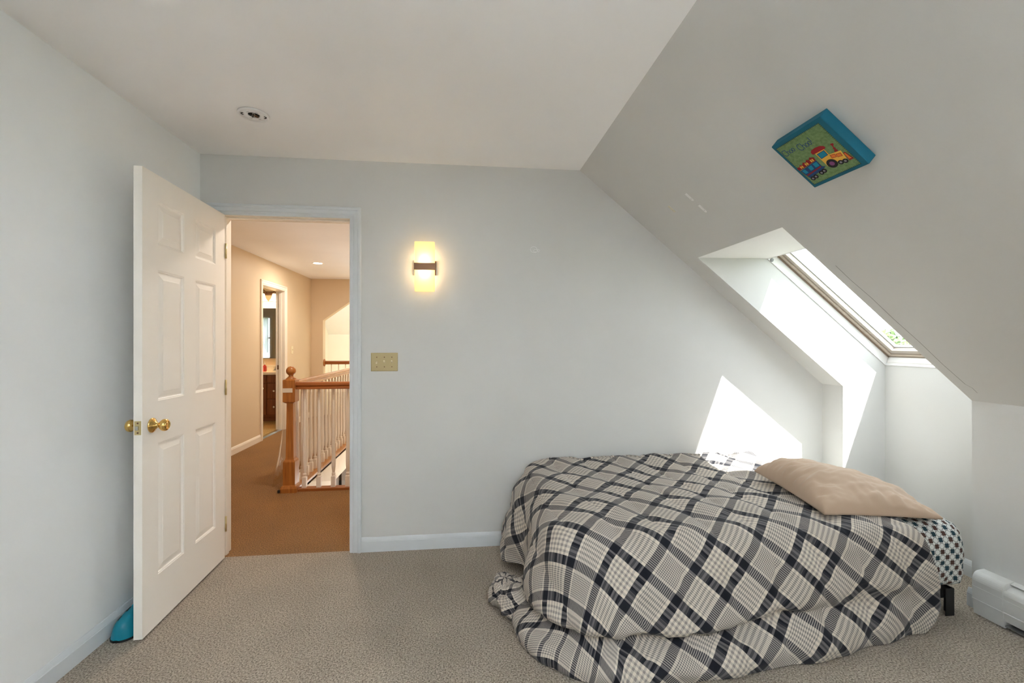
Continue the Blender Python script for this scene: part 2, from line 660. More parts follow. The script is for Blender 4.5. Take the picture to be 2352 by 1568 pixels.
def roof_window(name, yn, yf):
    wd = yf - yn
    Mx = Matrix(((CA, 0, SA, 1.968), (0, 1, 0, yn), (-SA, 0, CA, 1.845), (0, 0, 0, 1)))
    g = bpy.data.objects.new(name, None)
    C.objects.link(g)
    g.matrix_world = Mx
    g['kind'] = 'structure'
    L = 1.103
    def ring(nm, t0, s0, b0, t1, s1, b1, w0, w1, mat, piece=None):
        """rectangular ring of four bars: outer insets (top, side, bottom), inner insets, depth range"""
        u0, u1, U0, U1 = t0, L - b0, t1, L - b1
        box(nm, u0, U0, s0, wd - s0, w0, w1, mat, g, 0.0015, True)
        box(nm, U1, u1, s0, wd - s0, w0, w1, mat, g, 0.0015, True)
        box(nm, U0, U1, s0, s1, w0, w1, mat, g, 0.0015, True)
        box(nm, U0, U1, wd - s1, wd - s0, w0, w1, mat, g, 0.0015, True)
    ring('lining', -.012, -.012, -.012, 0.004, 0.006, 0.012, -0.002, 0.052, 'white_plastic')
    ring('frame_groove', -.012, -.012, -.012, 0.008, 0.012, 0.024, 0.050, 0.062, 'window_groove')
    ring('frame', -.012, -.012, -.012, 0.020, 0.034, 0.046, 0.058, 0.125, 'window_wood')
    ring('sash', 0.018, 0.036, 0.049, 0.036, 0.0605, 0.079, 0.066, 0.118, 'sash_wood')
    ring('gasket', 0.034, 0.0585, 0.077, 0.040, 0.065, 0.084, 0.094, 0.108, 'gasket')
    box('pane', 0.03, L - .07, 0.055, wd - .055, 0.100, 0.104, 'clear_glass', g, 0, True)
    # wedge shaped lower sill bar
    prism('sill_bar', [(L - 0.030, 0.052), (L - 0.002, 0.052), (L - 0.002, 0.012), (L - 0.022, 0.018)], 'y', 0.012, wd - 0.012, 'white_plastic', g, 0.002, True)
    # blind bracket button by the header
    lathe('blind_bracket', [(0.0, 0.0), (0.010, 0.0), (0.012, 0.004), (0.012, 0.010), (0.006, 0.012), (0.0, 0.012)], (0.028, wd - 0.013, 0.010), 'y', 'gasket', g, 18, True)
    return g


roof_window('window_1', YN, YF)
roof_window('window_2', Y2N, Y2F)
pe = Vector((1.968, 0, 1.845)) + EU * 0.55 + EN * 0.16
# portal -Z points into the room
prot = (-EN).to_track_quat('-Z', 'Y').to_euler()
portal((pe.x, (YN + YF) / 2, pe.z), prot, 1.15, 1.0)
portal((pe.x, (Y2N + Y2F) / 2, pe.z), prot, 1.15, 1.6)

# ------------------------------------------------------------------ baseboards (stepped profile: thickness, height)
BP = [(0, 0), (0.013, 0), (0.013, 0.064), (0.011, 0.066), (0.011, 0.070), (0.0075, 0.080), (0.005, 0.086), (0.003, 0.089), (0, 0.089)]
def baseboard(name, ax, at, sgn, lo, hi, mat='trim_paint', parent=None):
    pts = [(at + sgn * t, h) for t, h in BP]
    if ax == 'x':
        o = prism(name, [(p[0], p[1]) for p in pts], 'x', lo, hi, mat, parent)
    else:
        o = prism(name, pts, 'y', lo, hi, mat, parent)
    return struct(o) if parent is None else o
baseboard('baseboard_back', 'x', D, -1, DX1 + 0.068, XK)
baseboard('baseboard_left', 'y', XL, 1, YB, D)
br = group_empty('baseboard_right', (XK, 0, 0))
baseboard('board', 'y', XB, -1, YN, YF, 'trim_paint', br)
baseboard('board', 'y', XK, -1, YF, D, 'trim_paint', br)
baseboard('board', 'y', XK, -1, 1.909, YN + 0.013, 'trim_paint', br)
baseboard('board', 'x', YN, 1, XK + 0.0005, XB, 'trim_paint', br)

# ------------------------------------------------------------------ doorway trim
CP = [(0, 0), (0.008, 0), (0.010, 0.004), (0.010, 0.016), (0.0145, 0.022), (0.0125, 0.027), (0.0135, 0.042), (0.0135, 0.046), (0.019, 0.049), (0.0205, 0.054), (0.0205, 0.062), (0.017, 0.067), (0.010, 0.068), (0, 0.068)]  # (projection, distance from opening)
def casing(parent, x0, x1, zt, y, sgn, mat):
    """mitred door casing on a wall plane y (room side direction sgn)"""
    def leg(path):
        rings = []
        for (px, pz, dx, dz) in path:
            rings.append([(px + dx * t, y + sgn * p, pz + dz * t) for p, t in CP])
        bm = bmesh.new()
        rv = [[bm.verts.new(p) for p in r] for r in rings]
        n = len(CP)
        for i in range(n):
            k = (i + 1) % n
            bm.faces.new((rv[0][i], rv[0][k], rv[1][k], rv[1][i]))
        bm.faces.new(rv[0][::-1])
        bm.faces.new(rv[1])
        return from_bm(bm)
    link('casing', leg([(x0, 0, -1, 0), (x0, zt, -1, 1)]), mat, parent)
    link('casing', leg([(x0, zt, -1, 1), (x1, zt, 1, 1)]), mat, parent)
    link('casing', leg([(x1, zt, 1, 1), (x1, 0, 1, 0)]), mat, parent)
t1 = group_empty('trim_1', ((DX0 + DX1) / 2, D, 0))
casing(t1, DX0 - 0.004, DX1 + 0.003, DZ - 0.002, D, -1, 'trim_paint')
casing(t1, DX0 - 0.004, DX1 + 0.003, DZ - 0.002, D + WT, 1, 'hall_trim_paint')
box('jamb', DX0 - 0.02, DX0, D - 0.001, D + WT + .001, 0, DZ + 0.02, 'hall_trim_paint', t1)
box('jamb', DX1, DX1 + 0.02, D - 0.001, D + WT + .001, 0, DZ + 0.02, 'hall_trim_paint', t1)
box('jamb', DX0, DX1, D - 0.001, D + WT + .001, DZ, DZ + 0.02, 'hall_trim_paint', t1)
box('door_stop', DX0, DX0 + 0.011, D + 0.040, D + 0.075, 0, DZ, 'hall_trim_paint', t1, 0.002)
box('door_stop', DX1 - 0.011, DX1, D + 0.040, D + 0.075, 0, DZ, 'hall_trim_paint', t1, 0.002)
box('door_stop', DX0 + 0.011, DX1 - 0.011, D + 0.040, D + 0.075, DZ - 0.011, DZ, 'hall_trim_paint', t1, 0.002)
box('strike_plate', DX1 - 0.0015, DX1, D + 0.006, D + 0.034, 0.90, 0.965, 'bronze', t1)

# ------------------------------------------------------------------ the six panel door, standing open along the side wall
hinge = Vector((-1.412, 2.880, 0)); free = Vector((-1.378, 2.124, 0))
dd = (free - hinge).normalized()
dn = Vector((-dd.y, dd.x, 0))          # towards the room (+X)
if dn.x < 0: dn = -dn
DW, DH, DT = 0.757, 2.056, 0.034
Md = Matrix(((dd.x, -dn.x, 0, hinge.x), (dd.y, -dn.y, 0, hinge.y), (0, 0, 1, 0.012), (0, 0, 0, 1)))
# local: x from hinge to free edge, y = away from the room, z up; visible face y=0
door = bpy.data.objects.new('door_1', None)
C.objects.link(door)
door.matrix_world = Md
door['kind'] = 'structure'
cols = [(0.113, 0.327), (0.433, 0.647)]
rows = [(0.226, 0.830), (1.022, 1.621), (1.738, 1.939)]
def door_leaf():
    xs = sorted({0.0, DW, *[a for c_ in cols for a in c_]})
    zs = sorted({0.0, DH, *[a for r_ in rows for a in r_]})
    bm = bmesh.new()
    vg = {}
    for side, y in ((0, 0.0), (1, DT)):
        for i, x in enumerate(xs):
            for k, z in enumerate(zs):
                vg[side, i, k] = bm.verts.new((x, y, z))
    def isp(i, k):
        return any(abs(xs[i] - a) < 1e-6 for a, _ in cols) and any(abs(zs[k] - a) < 1e-6 for a, _ in rows)
    pf = []
    for side in (0, 1):
        for i in range(len(xs) - 1):
            for k in range(len(zs) - 1):
                f = bm.faces.new((vg[side, i, k], vg[side, i + 1, k], vg[side, i + 1, k + 1], vg[side, i, k + 1]))
                if isp(i, k): pf.append(f)
    nx, nz = len(xs) - 1, len(zs) - 1
    for i in range(nx):
        bm.faces.new((vg[0, i, 0], vg[0, i + 1, 0], vg[1, i + 1, 0], vg[1, i, 0]))
        bm.faces.new((vg[0, i, nz], vg[0, i + 1, nz], vg[1, i + 1, nz], vg[1, i, nz]))
    for k in range(nz):
        bm.faces.new((vg[0, 0, k], vg[0, 0, k + 1], vg[1, 0, k + 1], vg[1, 0, k]))
        bm.faces.new((vg[0, nx, k], vg[0, nx, k + 1], vg[1, nx, k + 1], vg[1, nx, k]))
    bmesh.ops.recalc_face_normals(bm, faces=bm.faces)
    # sticking around each pocket
    for f in pf:
        bmesh.ops.inset_individual(bm, faces=[f], thickness=0.005, depth=-0.0025)
        bmesh.ops.inset_individual(bm, faces=[f], thickness=0.004, depth=0.0)
        bmesh.ops.inset_individual(bm, faces=[f], thickness=0.006, depth=-0.0055)
    return from_bm(bm)
link('door_leaf', door_leaf(), 'door_paint', door, False, True)
def panel_mesh(w_, h_):
    """raised panel: flat margin, sloping field edge, flat field"""
    bm = bmesh.new()
    loops = []
    for ins, y in ((0, 0.0078), (0.003, 0.0074), (0.024, 0.0024), (0.026, 0.0012)):
        loops.append([bm.verts.new(p) for p in ((ins, y, ins), (w_ - ins, y, ins), (w_ - ins, y, h_ - ins), (ins, y, h_ - ins))])
    for a, c_ in zip(loops, loops[1:]):
        for i in range(4):
            k = (i + 1) % 4
            bm.faces.new((a[i], a[k], c_[k], c_[i]))
    bm.faces.new(loops[-1])
    bmv = [bm.verts.new((p.co.x, 0.0105, p.co.z)) for p in loops[0]]
    for i in range(4):
        k = (i + 1) % 4
        bm.faces.new((loops[0][i], loops[0][k], bmv[k], bmv[i]))
    bm.faces.new(bmv)
    return from_bm(bm)
for (z0, z1) in rows:
    me = panel_mesh(0.214 - 0.030, z1 - z0 - 0.030)
    me.materials.append(M['door_paint'])
    for (x0, x1) in cols:
        for back in (0, 1):
            o = bpy.data.objects.new('panel', me)
            C.objects.link(o)
            o.parent = door
            if back:
                o.matrix_local = Matrix.Translation((x1 - 0.015, DT, z0 + 0.015)) @ Matrix.Rotation(math.pi, 4, 'Z')
            else:
                o.location = (x0 + 0.015, 0, z0 + 0.015)
KX, KZ = 0.690, 0.918
kp = [(0.0, 0.0), (0.033, 0.0), (0.0335, 0.003), (0.031, 0.006), (0.022, 0.012), (0.016, 0.017), (0.0145, 0.020), (0.0115, 0.021), (0.0105, 0.030), (0.0125, 0.034), (0.021, 0.038), (0.0265, 0.046), (0.0275, 0.053), (0.0255, 0.060), (0.019, 0.065), (0.017, 0.0655), (0.015, 0.0635), (0.0, 0.063)]
lathe('knob', [(r, -h) for r, h in kp], (KX, 0, KZ), 'y', 'brass', door, 32, True)
lathe('knob', [(r, DT + h) for r, h in kp], (KX, 0, KZ), 'y', 'brass', door, 32, True)
lp = box('latch_plate', DW - 0.001, DW + 0.0012, 0.004, DT - 0.004, KZ - 0.030, KZ + 0.030, 'brass_satin', door, 0.0, True)
box('latch_bolt', DW, DW + 0.010, 0.012, 0.024, KZ - 0.009, KZ + 0.009, 'nickel', lp, 0.002, True)
for z in (KZ - 0.021, KZ + 0.021):
    lathe('screw', [(0, 0), (0.0042, 0), (0.0036, 0.0014), (0, 0.0016)], (DW + 0.001, DT / 2, z), 'x', 'bronze', lp, 14, True)
for z in (0.20, 1.02, 1.84):
    h = tube('hinge', [(-0.004, -0.004, z - 0.045), (-0.004, -0.004, z + 0.045)], 0.0055, 'brass_satin', door, 12, True)

# ------------------------------------------------------------------ wall lamp by the doorway
SX, SZ = -0.2265, 1.7715
sc_ = thing('wall_sconce', (SX, D, SZ), 'lit acrylic wall lamp with a dark bronze middle band', 'lamp')
box('back_plate', SX - 0.066, SX + 0.066, D - 0.010, D - .0005, SZ - 0.045, SZ + 0.045, 'bronze', sc_, 0.003)
box('acrylic_panel', SX - 0.062, SX + 0.062, D - 0.068, D - 0.050, SZ - 0.155, SZ + 0.155, 'lamp_acrylic', sc_, 0.005)
bd = bmesh.new()
bm_box(bd, SX - 0.0645, SX + 0.0645, D - 0.0705, D - 0.0685, SZ - 0.0215, SZ + 0.0215)
bm_box(bd, SX - 0.0645, SX - 0.0625, D - 0.0685, D - 0.046, SZ - 0.0215, SZ + 0.0215)
bm_box(bd, SX + 0.0625, SX + 0.0645, D - 0.0685, D - 0.046, SZ - 0.0215, SZ + 0.0215)
link('metal_band', from_bm(bd), 'bronze', sc_)
def lamp_light(name, kind, loc, energy, col, parent=None, size=0.05, **kw_):
    l = bpy.data.lights.new(name, kind)
    l.energy = energy
    l.color = col
    if kind == 'AREA':
        l.size = size
    else:
        l.shadow_soft_size = size
    for k, v_ in kw_.items():
        setattr(l, k, v_)
    o = bpy.data.objects.new(name, l)
    C.objects.link(o)
    if parent is not None:
        o.parent = parent
        o.location = Vector(loc) - origin(parent)
    else:
        o.location = loc
    return o
for s in (-1, 1):
    lamp_light('led_strip', 'POINT', (SX, D - 0.033, SZ + s * 0.036), 0.55, (1.0, 0.74, 0.42), sc_, 0.012)

# ------------------------------------------------------------------ unseen fill uplight on a stand, added behind the viewer
FLX, FLY = 0.45, -0.62
fl = thing('fill_uplight_stand', (FLX, FLY, 0), 'added fill uplight, white bowl on a slim stand behind the viewer', 'lamp')
lathe('base', [(0, 0), (0.14, 0), (0.14, 0.012), (0.03, 0.025), (0, 0.026)], (FLX, FLY, 0), 'z', 'nickel', fl, 32)
lathe('pole', [(0.011, 0.02), (0.011, 1.66)], (FLX, FLY, 0), 'z', 'nickel', fl, 14)
lathe('bowl', [(0.012, 1.64), (0.06, 1.65), (0.14, 1.70), (0.18, 1.76), (0.175, 1.76), (0.135, 1.707), (0.055, 1.66), (0.012, 1.652)], (FLX, FLY, 0), 'z', 'white_plastic', fl, 32)
up = lamp_light('uplight', 'AREA', (FLX, FLY, 1.735), 56, (0.83, 0.925, 1.0), fl, 0.24, shape='DISK', spread=R(150))
up.rotation_euler = (math.pi, 0, 0)

# ------------------------------------------------------------------ triple switch
sw = thing('light_switch', (-0.479, D, 1.18), 'almond three-gang toggle switch plate beside the door casing', 'switch')
bm = bmesh.new()
vs = []
x0, x1, z0, z1 = -0.561, -0.397, 1.1225, 1.2375
for ins, y in ((0, D - 0.0005), (0, D - 0.003), (0.004, D - 0.0065)):
    vs.append([bm.verts.new(p) for p in ((x0 + ins, y, z0 + ins), (x1 - ins, y, z0 + ins), (x1 - ins, y, z1 - ins), (x0 + ins, y, z1 - ins))])
for a, c_ in zip(vs, vs[1:]):
    for i in range(4):
        bm.faces.new((a[i], a[(i + 1) % 4], c_[(i + 1) % 4], c_[i]))
bm.faces.new(vs[0]); bm.faces.new(vs[-1])
link('plate', from_bm(bm), 'almond_plastic', sw)
for i, up in ((-1, 0), (0, 1), (1, 1)):
    cx = -0.479 + i * 0.046
    box('toggle_slot', cx - 0.0055, cx + 0.0055, D - 0.0075, D - 0.006, 1.168, 1.192, 'almond_plastic', sw)
    s = 1 if up else -1
    prism('toggle', [(D - 0.006, 1.18 - 0.006), (D - 0.006, 1.18 + 0.006), (D - 0.019, 1.18 + 0.005 + s * 0.007), (D - 0.019, 1.18 - 0.004 + s * 0.007)], 'x', cx - 0.0042, cx + 0.0042, 'ivory_toggle', sw, 0.001)
    for dz in (-0.030, 0.030):
        lathe('screw', [(0, -0.0075), (0.003, -0.0075), (0.0035, -0.006), (0, -0.006)], (cx, D, 1.18 + dz), 'y', 'bronze', sw, 12)

# ------------------------------------------------------------------ bare smoke detector base on the ceiling
dx_, dy_ = -1.023, 2.362
sd = thing('smoke_detector_base', (dx_, dy_, ZC), 'round white detector mounting plate with exposed wires on the ceiling', 'detector')
prof = [(0.027, ZC - 0.001), (0.027, ZC - 0.0045), (0.029, ZC - 0.0060), (0.054, ZC - 0.0060), (0.055, ZC - 0.002), (0.0585, ZC - 0.002), (0.060, ZC - 0.0090), (0.066, ZC - 0.0090), (0.0705, ZC - 0.006), (0.071, ZC - 0.0005)]
bm = bmesh.new()
seg = 48
rv = []
for r, h in prof:
    rv.append([bm.verts.new((dx_ + r * math.cos(2 * math.pi * i / seg), dy_ + r * math.sin(2 * math.pi * i / seg), h)) for i in range(seg)])
for j in range(len(rv)):
    a, c_ = rv[j], rv[(j + 1) % len(rv)]
    for i in range(seg):
        k = (i + 1) % seg
        bm.faces.new((a[i], a[k], c_[k], c_[i]))
link('mounting_plate', from_bm(bm), 'white_plastic', sd, True)
lathe('wiring_hole', [(0, -0.002), (0.0255, -0.002), (0.0255, -0.0005), (0, -0.0005)], (dx_, dy_, ZC), 'z', 'dark_void', sd, 32)
for k, (mt, ph) in enumerate((('bronze', 0.3), ('nickel', 1.6), ('black_rubber', 3.1), ('nickel', 4.4))):
    pts = []
    for q in range(9):
        t = q / 8
        r = 0.020 * math.sin(math.pi * t) + 0.003
        pts.append((dx_ + r * math.cos(ph + 1.3 * t), dy_ + r * math.sin(ph + 1.3 * t), ZC - 0.003 - 0.003 * math.sin(math.pi * t)))
    tube('wire', pts, 0.0022, mt, sd, 6)
for ang in (0.35, 0.35 + math.pi):
    c0 = Vector((dx_ + 0.044 * math.cos(ang), dy_ + 0.044 * math.sin(ang), 0))
    pts = [(c0.x + 0.010 * math.cos(ang + q), c0.y + 0.010 * math.sin(ang + q), ZC - 0.0060) for q in np.linspace(-1.5, 1.5, 8)]
    tube('keyhole_slot', pts, 0.0024, 'dark_void', sd, 6)
for ang in (1.2, 1.2 + math.pi, 2.3, 2.3 + math.pi):
    a_, c_ = Vector((math.cos(ang), math.sin(ang), 0)), Vector((-math.sin(ang), math.cos(ang), 0))
    p = Vector((dx_, dy_, ZC - 0.0060)) + a_ * 0.038
    tube('slot', [p - c_ * 0.007, p + c_ * 0.007], 0.0011, 'gasket', sd, 6)

# ------------------------------------------------------------------ train canvas on the slope
CW, CH, CT = 0.237, 0.234, 0.040
p0 = Vector((1.360, 1.605, 1.9))
p0 += EN * 0.0                       # front face lower left corner
Mc = Matrix(((0, -CA, -SA, p0.x), (-1, 0, 0, p0.y), (0, SA, -CA, p0.z), (0, 0, 0, 1)))
cv = thing('train_canvas', (0, 0, 0), 'teal edged square canvas with a toy train on green', 'wall art', None, Mc)
gap = (p0 - Vector((XC, 0, ZC))).dot(EN)   # distance of the front face below the slope (negative)
box('stretched_canvas', 0, CW, 0, CH, gap + 0.001, 0, 'canvas_teal', cv, 0.0025, True)
def flat(name, pts, z0, z1, mat):
    return prism(name, pts, 'z', z0, z1, mat, cv, 0, True)
flat('green_panel', [(0.0122, 0.0145), (0.2156, 0.0145), (0.2156, 0.2178), (0.0122, 0.2178)], 0.0, 0.0006, 'canvas_green')
# blanket stitches round the green panel
bm = bmesh.new()
rnd = random.Random(3)
def stitch(x, y, dx, dy, wd=0.0006):
    d = Vector((dx, dy)); n_ = Vector((-dy, dx)).normalized() * wd
    v4 = [bm.verts.new((x + a_ * dx + s * n_.x, y + a_ * dy + s * n_.y, 0.0011)) for a_, s in ((0, -1), (1, -1), (1, 1), (0, 1))]
    bm.faces.new(v4)
for i in range(30):
    t = 0.0145 + 0.2033 * i / 29
    L_ = 0.0055 + 0.001 * rnd.random()
    stitch(0.0105, t, L_, 0.001 * rnd.uniform(-1, 1)); stitch(0.2115, t, L_, 0.001 * rnd.uniform(-1, 1))
    t = 0.0122 + 0.2034 * i / 29
    stitch(t, 0.0125, 0.001 * rnd.uniform(-1, 1), L_); stitch(t, 0.2140, 0.001 * rnd.uniform(-1, 1), L_)
for (x, y, dx, dy) in ((0.0122, 0.0145, 0, 0.2033), (0.2156, 0.0145, 0, 0.2033), (0.0122, 0.2178, 0.2034, 0), (0.0122, 0.0145, 0.2034, 0)):
    stitch(x, y, dx, dy, 0.0004)
st = link('stitching', from_bm(bm), 'print_dark', cv, False, True)
# train
def disc(name, x, y, r, z0, z1, mat):
    return flat(name, [(x + r * math.cos(2 * math.pi * i / 28), y + r * math.sin(2 * math.pi * i / 28)) for i in range(28)], z0, z1, mat)
def rect(name, x0, x1, y0, y1, z1, mat, sk=0.0):
    return flat(name, [(x0, y0), (x1, y0), (x1 + sk, y1), (x0 + sk, y1)], 0.0006, z1, mat)
flat('engine_body', [(0.1165, 0.0590), (0.1553, 0.0590), (0.1928, 0.0545), (0.1989, 0.0921), (0.1560, 0.0980), (0.1568, 0.1254), (0.1165, 0.1254)], 0.0006, 0.0010, 'print_yellow')
flat('engine_roof', [(0.1075, 0.1290), (0.1085, 0.1375), (0.1180, 0.1440), (0.1350, 0.1460), (0.1530, 0.1435), (0.1640, 0.1370), (0.1663, 0.1290), (0.1630, 0.1255), (0.1100, 0.1255)], 0.0006, 0.0012, 'print_red')
flat('engine_window_outline', [(0.1205, 0.0955), (0.1520, 0.0985), (0.1540, 0.1220), (0.1205, 0.1205)], 0.0010, 0.0012, 'print_navy')
flat('engine_window', [(0.1228, 0.0978), (0.1500, 0.1003), (0.1515, 0.1200), (0.1228, 0.1185)], 0.0012, 0.0014, 'print_sky')
for x in (0.1530, 0.1725):
    flat('boiler_patch_outline', [(x, 0.0795 - (x - .153) * .3), (x + 0.0178, 0.0765 - (x - .153) * .3), (x + 0.0200, 0.0915 - (x - .153) * .3), (x + 0.0020, 0.0945 - (x - .153) * .3)], 0.0010, 0.0012, 'print_red')
    flat('boiler_patch', [(x + .002, 0.0812 - (x - .153) * .3), (x + 0.0163, 0.0785 - (x - .153) * .3), (x + 0.0180, 0.0900 - (x - .153) * .3), (x + 0.0038, 0.0928 - (x - .153) * .3)], 0.0012, 0.0014, 'print_orange')
flat('cowcatcher', [(0.1955, 0.0440), (0.2125, 0.0440), (0.2060, 0.0800), (0.1985, 0.0800)], 0.0006, 0.0013, 'print_red')
flat('cowcatcher_face', [(0.1985, 0.0500), (0.2085, 0.0490), (0.2042, 0.0765), (0.2000, 0.0765)], 0.0013, 0.0015, 'print_orange')
flat('chimney', [(0.1795, 0.0955), (0.1915, 0.0945), (0.1925, 0.1010), (0.1895, 0.1050), (0.1930, 0.1090), (0.1900, 0.1140), (0.1935, 0.1215), (0.1985, 0.1240), (0.1980, 0.1300), (0.1900, 0.1315), (0.1865, 0.1270), (0.1890, 0.1225), (0.1870, 0.1145), (0.1830, 0.1110), (0.1850, 0.1060), (0.1800, 0.1010)], 0.0006, 0.0012, 'print_red')
disc('wheel', 0.1378, 0.0620, 0.0195, 0.0010, 0.0015, 'print_black'); disc('wheel_hub', 0.1378, 0.0620, 0.0092, 0.0015, 0.0017, 'print_purple')
for x, y in ((0.1663, 0.0515), (0.1830, 0.0490)):
    disc('wheel', x, y, 0.0095, 0.0010, 0.0015, 'print_black'); disc('wheel_hub', x, y, 0.0045, 0.0015, 0.0017, 'print_grey')
flat('wagon_body', [(0.0215, 0.0470), (0.0900, 0.0550), (0.1085, 0.0625), (0.0985, 0.0700), (0.0995, 0.1005), (0.0135, 0.0895)], 0.0006, 0.0010, 'print_navy')
for q in ([(0.0225, 0.0700), (0.0370, 0.0712), (0.0340, 0.0895), (0.0195, 0.0875)], [(0.0500, 0.0725), (0.0665, 0.0745), (0.0690, 0.0925), (0.0515, 0.0905)], [(0.0760, 0.0755), (0.0940, 0.0765), (0.0960, 0.0955), (0.0770, 0.0940)]):
    flat('wagon_window', q, 0.0010, 0.0013, 'print_sky')
flat('wagon_stripe', [(0.0212, 0.0584), (0.0940, 0.0687), (0.0950, 0.0735), (0.0214, 0.0638)], 0.0013, 0.0015, 'print_red')
flat('wagon_load', [(0.0120, 0.0930), (0.0105, 0.1040), (0.0165, 0.1095), (0.0235, 0.1060), (0.0310, 0.1135), (0.0400, 0.1085), (0.0500, 0.1175), (0.0600, 0.1115), (0.0690, 0.1205), (0.0790, 0.1150), (0.0875, 0.1235), (0.1015, 0.1150), (0.0980, 0.1005)], 0.0006, 0.0011, 'print_red')
for x in (0.0260, 0.0520, 0.0800):
    for k in range(2):
        flat('load_slat', [(x + k * .008, 0.0955 + x * .08), (x + .0055 + k * .008, 0.0960 + x * .08), (x + .0055 + k * .008, 0.1055 + x * .1), (x + k * .008, 0.1050 + x * .1)], 0.0011, 0.0013, 'print_yellow')
for x, y in ((0.0307, 0.0400), (0.0468, 0.0425), (0.0770, 0.0468), (0.0915, 0.0490)):
    disc('wheel', x, y, 0.0092, 0.0010, 0.0016, 'print_black'); disc('wheel_hub', x, y, 0.0044, 0.0016, 0.0018, 'print_grey')
# lettering drawn as pen strokes
def arc(cx, cy, rx, ry, a0, a1, n=16):
    return [(cx + rx * math.cos(R(a0 + (a1 - a0) * i / n)), cy + ry * math.sin(R(a0 + (a1 - a0) * i / n))) for i in range(n + 1)]
def letters(word, x, y, h):
    out = []
    for ch_ in word:
        if ch_ == 'C':
            out.append(arc(x + h * .36, y + h * .5, h * .34, h * .5, 50, 310)); x += h * .70
        elif ch_ == 'h':
            out.append([(x + h * .02, y + h * 1.0), (x, y)])
            out.append([(x, y + h * .25)] + arc(x + h * .16, y + h * .36, h * .16, h * .18, 160, 0, 10) + [(x + h * .33, y)]); x += h * .44
        elif ch_ == 'o':
            out.append(arc(x + h * .19, y + h * .27, h * .18, h * .27, 90, 450)); x += h * .44
        elif ch_ == '!':
            out.append([(x + h * .12, y + h * 1.02), (x + h * .08, y + h * .25)]); out.append([(x + h * .07, y + h * .06), (x + h * .07, y)]); x += h * .2
    return out
def ribbon_text(word, x, y, h, ang):
    bm = bmesh.new()
    for st_ in letters(word, 0, 0, h):
        pr = []
        for i, p in enumerate(st_):
            d = Vector(st_[min(i + 1, len(st_) - 1)]) - Vector(st_[max(i - 1, 0)])
            d = d.normalized() if d.length else Vector((1, 0))
            n_ = Vector((-d.y, d.x)) * 0.00125
            pr.append([bm.verts.new((p[0] + s * n_.x, p[1] + s * n_.y, 0.0012)) for s in (-1, 1)])
        for a_, c_ in zip(pr, pr[1:]):
            bm.faces.new((a_[0], c_[0], c_[1], a_[1]))
    me = from_bm(bm)
    me.transform(Matrix.Translation((x, y, 0)) @ Matrix.Rotation(R(ang), 4, 'Z'))
    link('lettering', me, 'print_navy', cv, False, True)
ribbon_text('Choo', 0.0175, 0.1690, 0.0275, 6)
ribbon_text('Choo!', 0.0850, 0.1600, 0.0290, 5)

# faint outline left by a removed sticker on the far wall
sk = thing('sticker_residue', (0.47, D, 1.905), 'faint round sticker outline high on the far wall', 'sticker')
for (cx_, cz_, rr_) in ((0.466, 1.905, 0.022), (0.478, 1.897, 0.012), (0.497, 1.898, 0.008)):
    tube('outline', [(cx_ + rr_ * math.cos(q), D - 0.0003, cz_ + rr_ * 0.85 * math.sin(q)) for q in np.linspace(0, 5.6, 22)], 0.0011, 'ceiling_paint', sk, 6)

# adhesive strips left on the slope
def strip(yc, xa, xb, mat, label):
    g = thing('adhesive_strip', ((xa + xb) / 2, yc, slope_z((xa + xb) / 2)), label, 'adhesive strip', 'adhesive strips left on the slope')
    L_ = (xb - xa) / CA
    Ms = Matrix(((CA, 0, SA, 0), (0, 1, 0, 0), (-SA, 0, CA, 0), (0, 0, 0, 1)))
    outline = [(-L_ / 2, -0.008), (L_ / 2 - 0.008, -0.008)] + [(L_ / 2 - 0.008 + 0.008 * math.sin(t), -0.008 * math.cos(t)) for t in np.linspace(0.3, math.pi - 0.3, 7)] + [(L_ / 2 - 0.008, 0.008), (-L_ / 2, 0.008)]
    me = prismm(outline, 'z', -0.0022, -0.0002)
    me.transform(Ms)
    link('strip_body', me, mat, g, False, True)
    me = lathem([(0, -0.0027), (0.0022, -0.0027), (0.0022, -0.002), (0, -0.002)], (L_ / 2 - 0.016, 0, 0), 'z', 12)
    me.transform(Ms)
    link('hole', me, 'gasket', g, True, True)
paint('strip_cream', (0.66, 0.62, 0.50), 0.5, 0.02, 0.02)
strip(2.2815, 1.187, 1.230, 'white_plastic', 'white adhesive strip, highest of the three on the sloped ceiling')
strip(2.2790, 1.260, 1.303, 'white_plastic', 'white adhesive strip, lowest of the three, directly downslope of another')
strip(2.4895, 1.189, 1.231, 'strip_cream', 'yellowed adhesive strip, the one closest to the lamp wall')

# ------------------------------------------------------------------ baseboard heater on the knee wall
ht = thing('baseboard_heater', (XK, 1.2, 0), 'grey metal baseboard heater along the knee wall', 'heater')
HY0, HY1, HYC = -1.3, 1.908, 1.785
X0 = XK - 0.0005
hp = [(X0, 0.004)]
cap = [(X0, 0.004), (X0 - 0.056, 0.004), (X0 - 0.063, 0.072), (X0 - 0.0665, 0.074), (X0 - 0.0665, 0.077), (X0 - 0.064, 0.079), (X0 - 0.066, 0.136), (X0 - 0.0645, 0.1375)] + [(X0 - 0.034 - 0.032 * math.cos(t), 0.160 + 0.046 * math.sin(t)) for t in np.linspace(0.1, math.pi / 2, 8)] + [(X0, 0.210)]
prism('end_cap', cap, 'y', HYC, HY1, 'heater_paint', ht)
fp = [(X0 - 0.053, 0.036), (X0 - 0.060, 0.072), (X0 - 0.0635, 0.074), (X0 - 0.0635, 0.077), (X0 - 0.061, 0.079), (X0 - 0.063, 0.134), (X0 - 0.0615, 0.1355)] + [(X0 - 0.034 - 0.029 * math.cos(t), 0.152 + 0.030 * math.sin(t)) for t in np.linspace(0.1, 0.9, 5)]
fp = fp + [(x + 0.003, z - 0.002) for x, z in fp[::-1]]
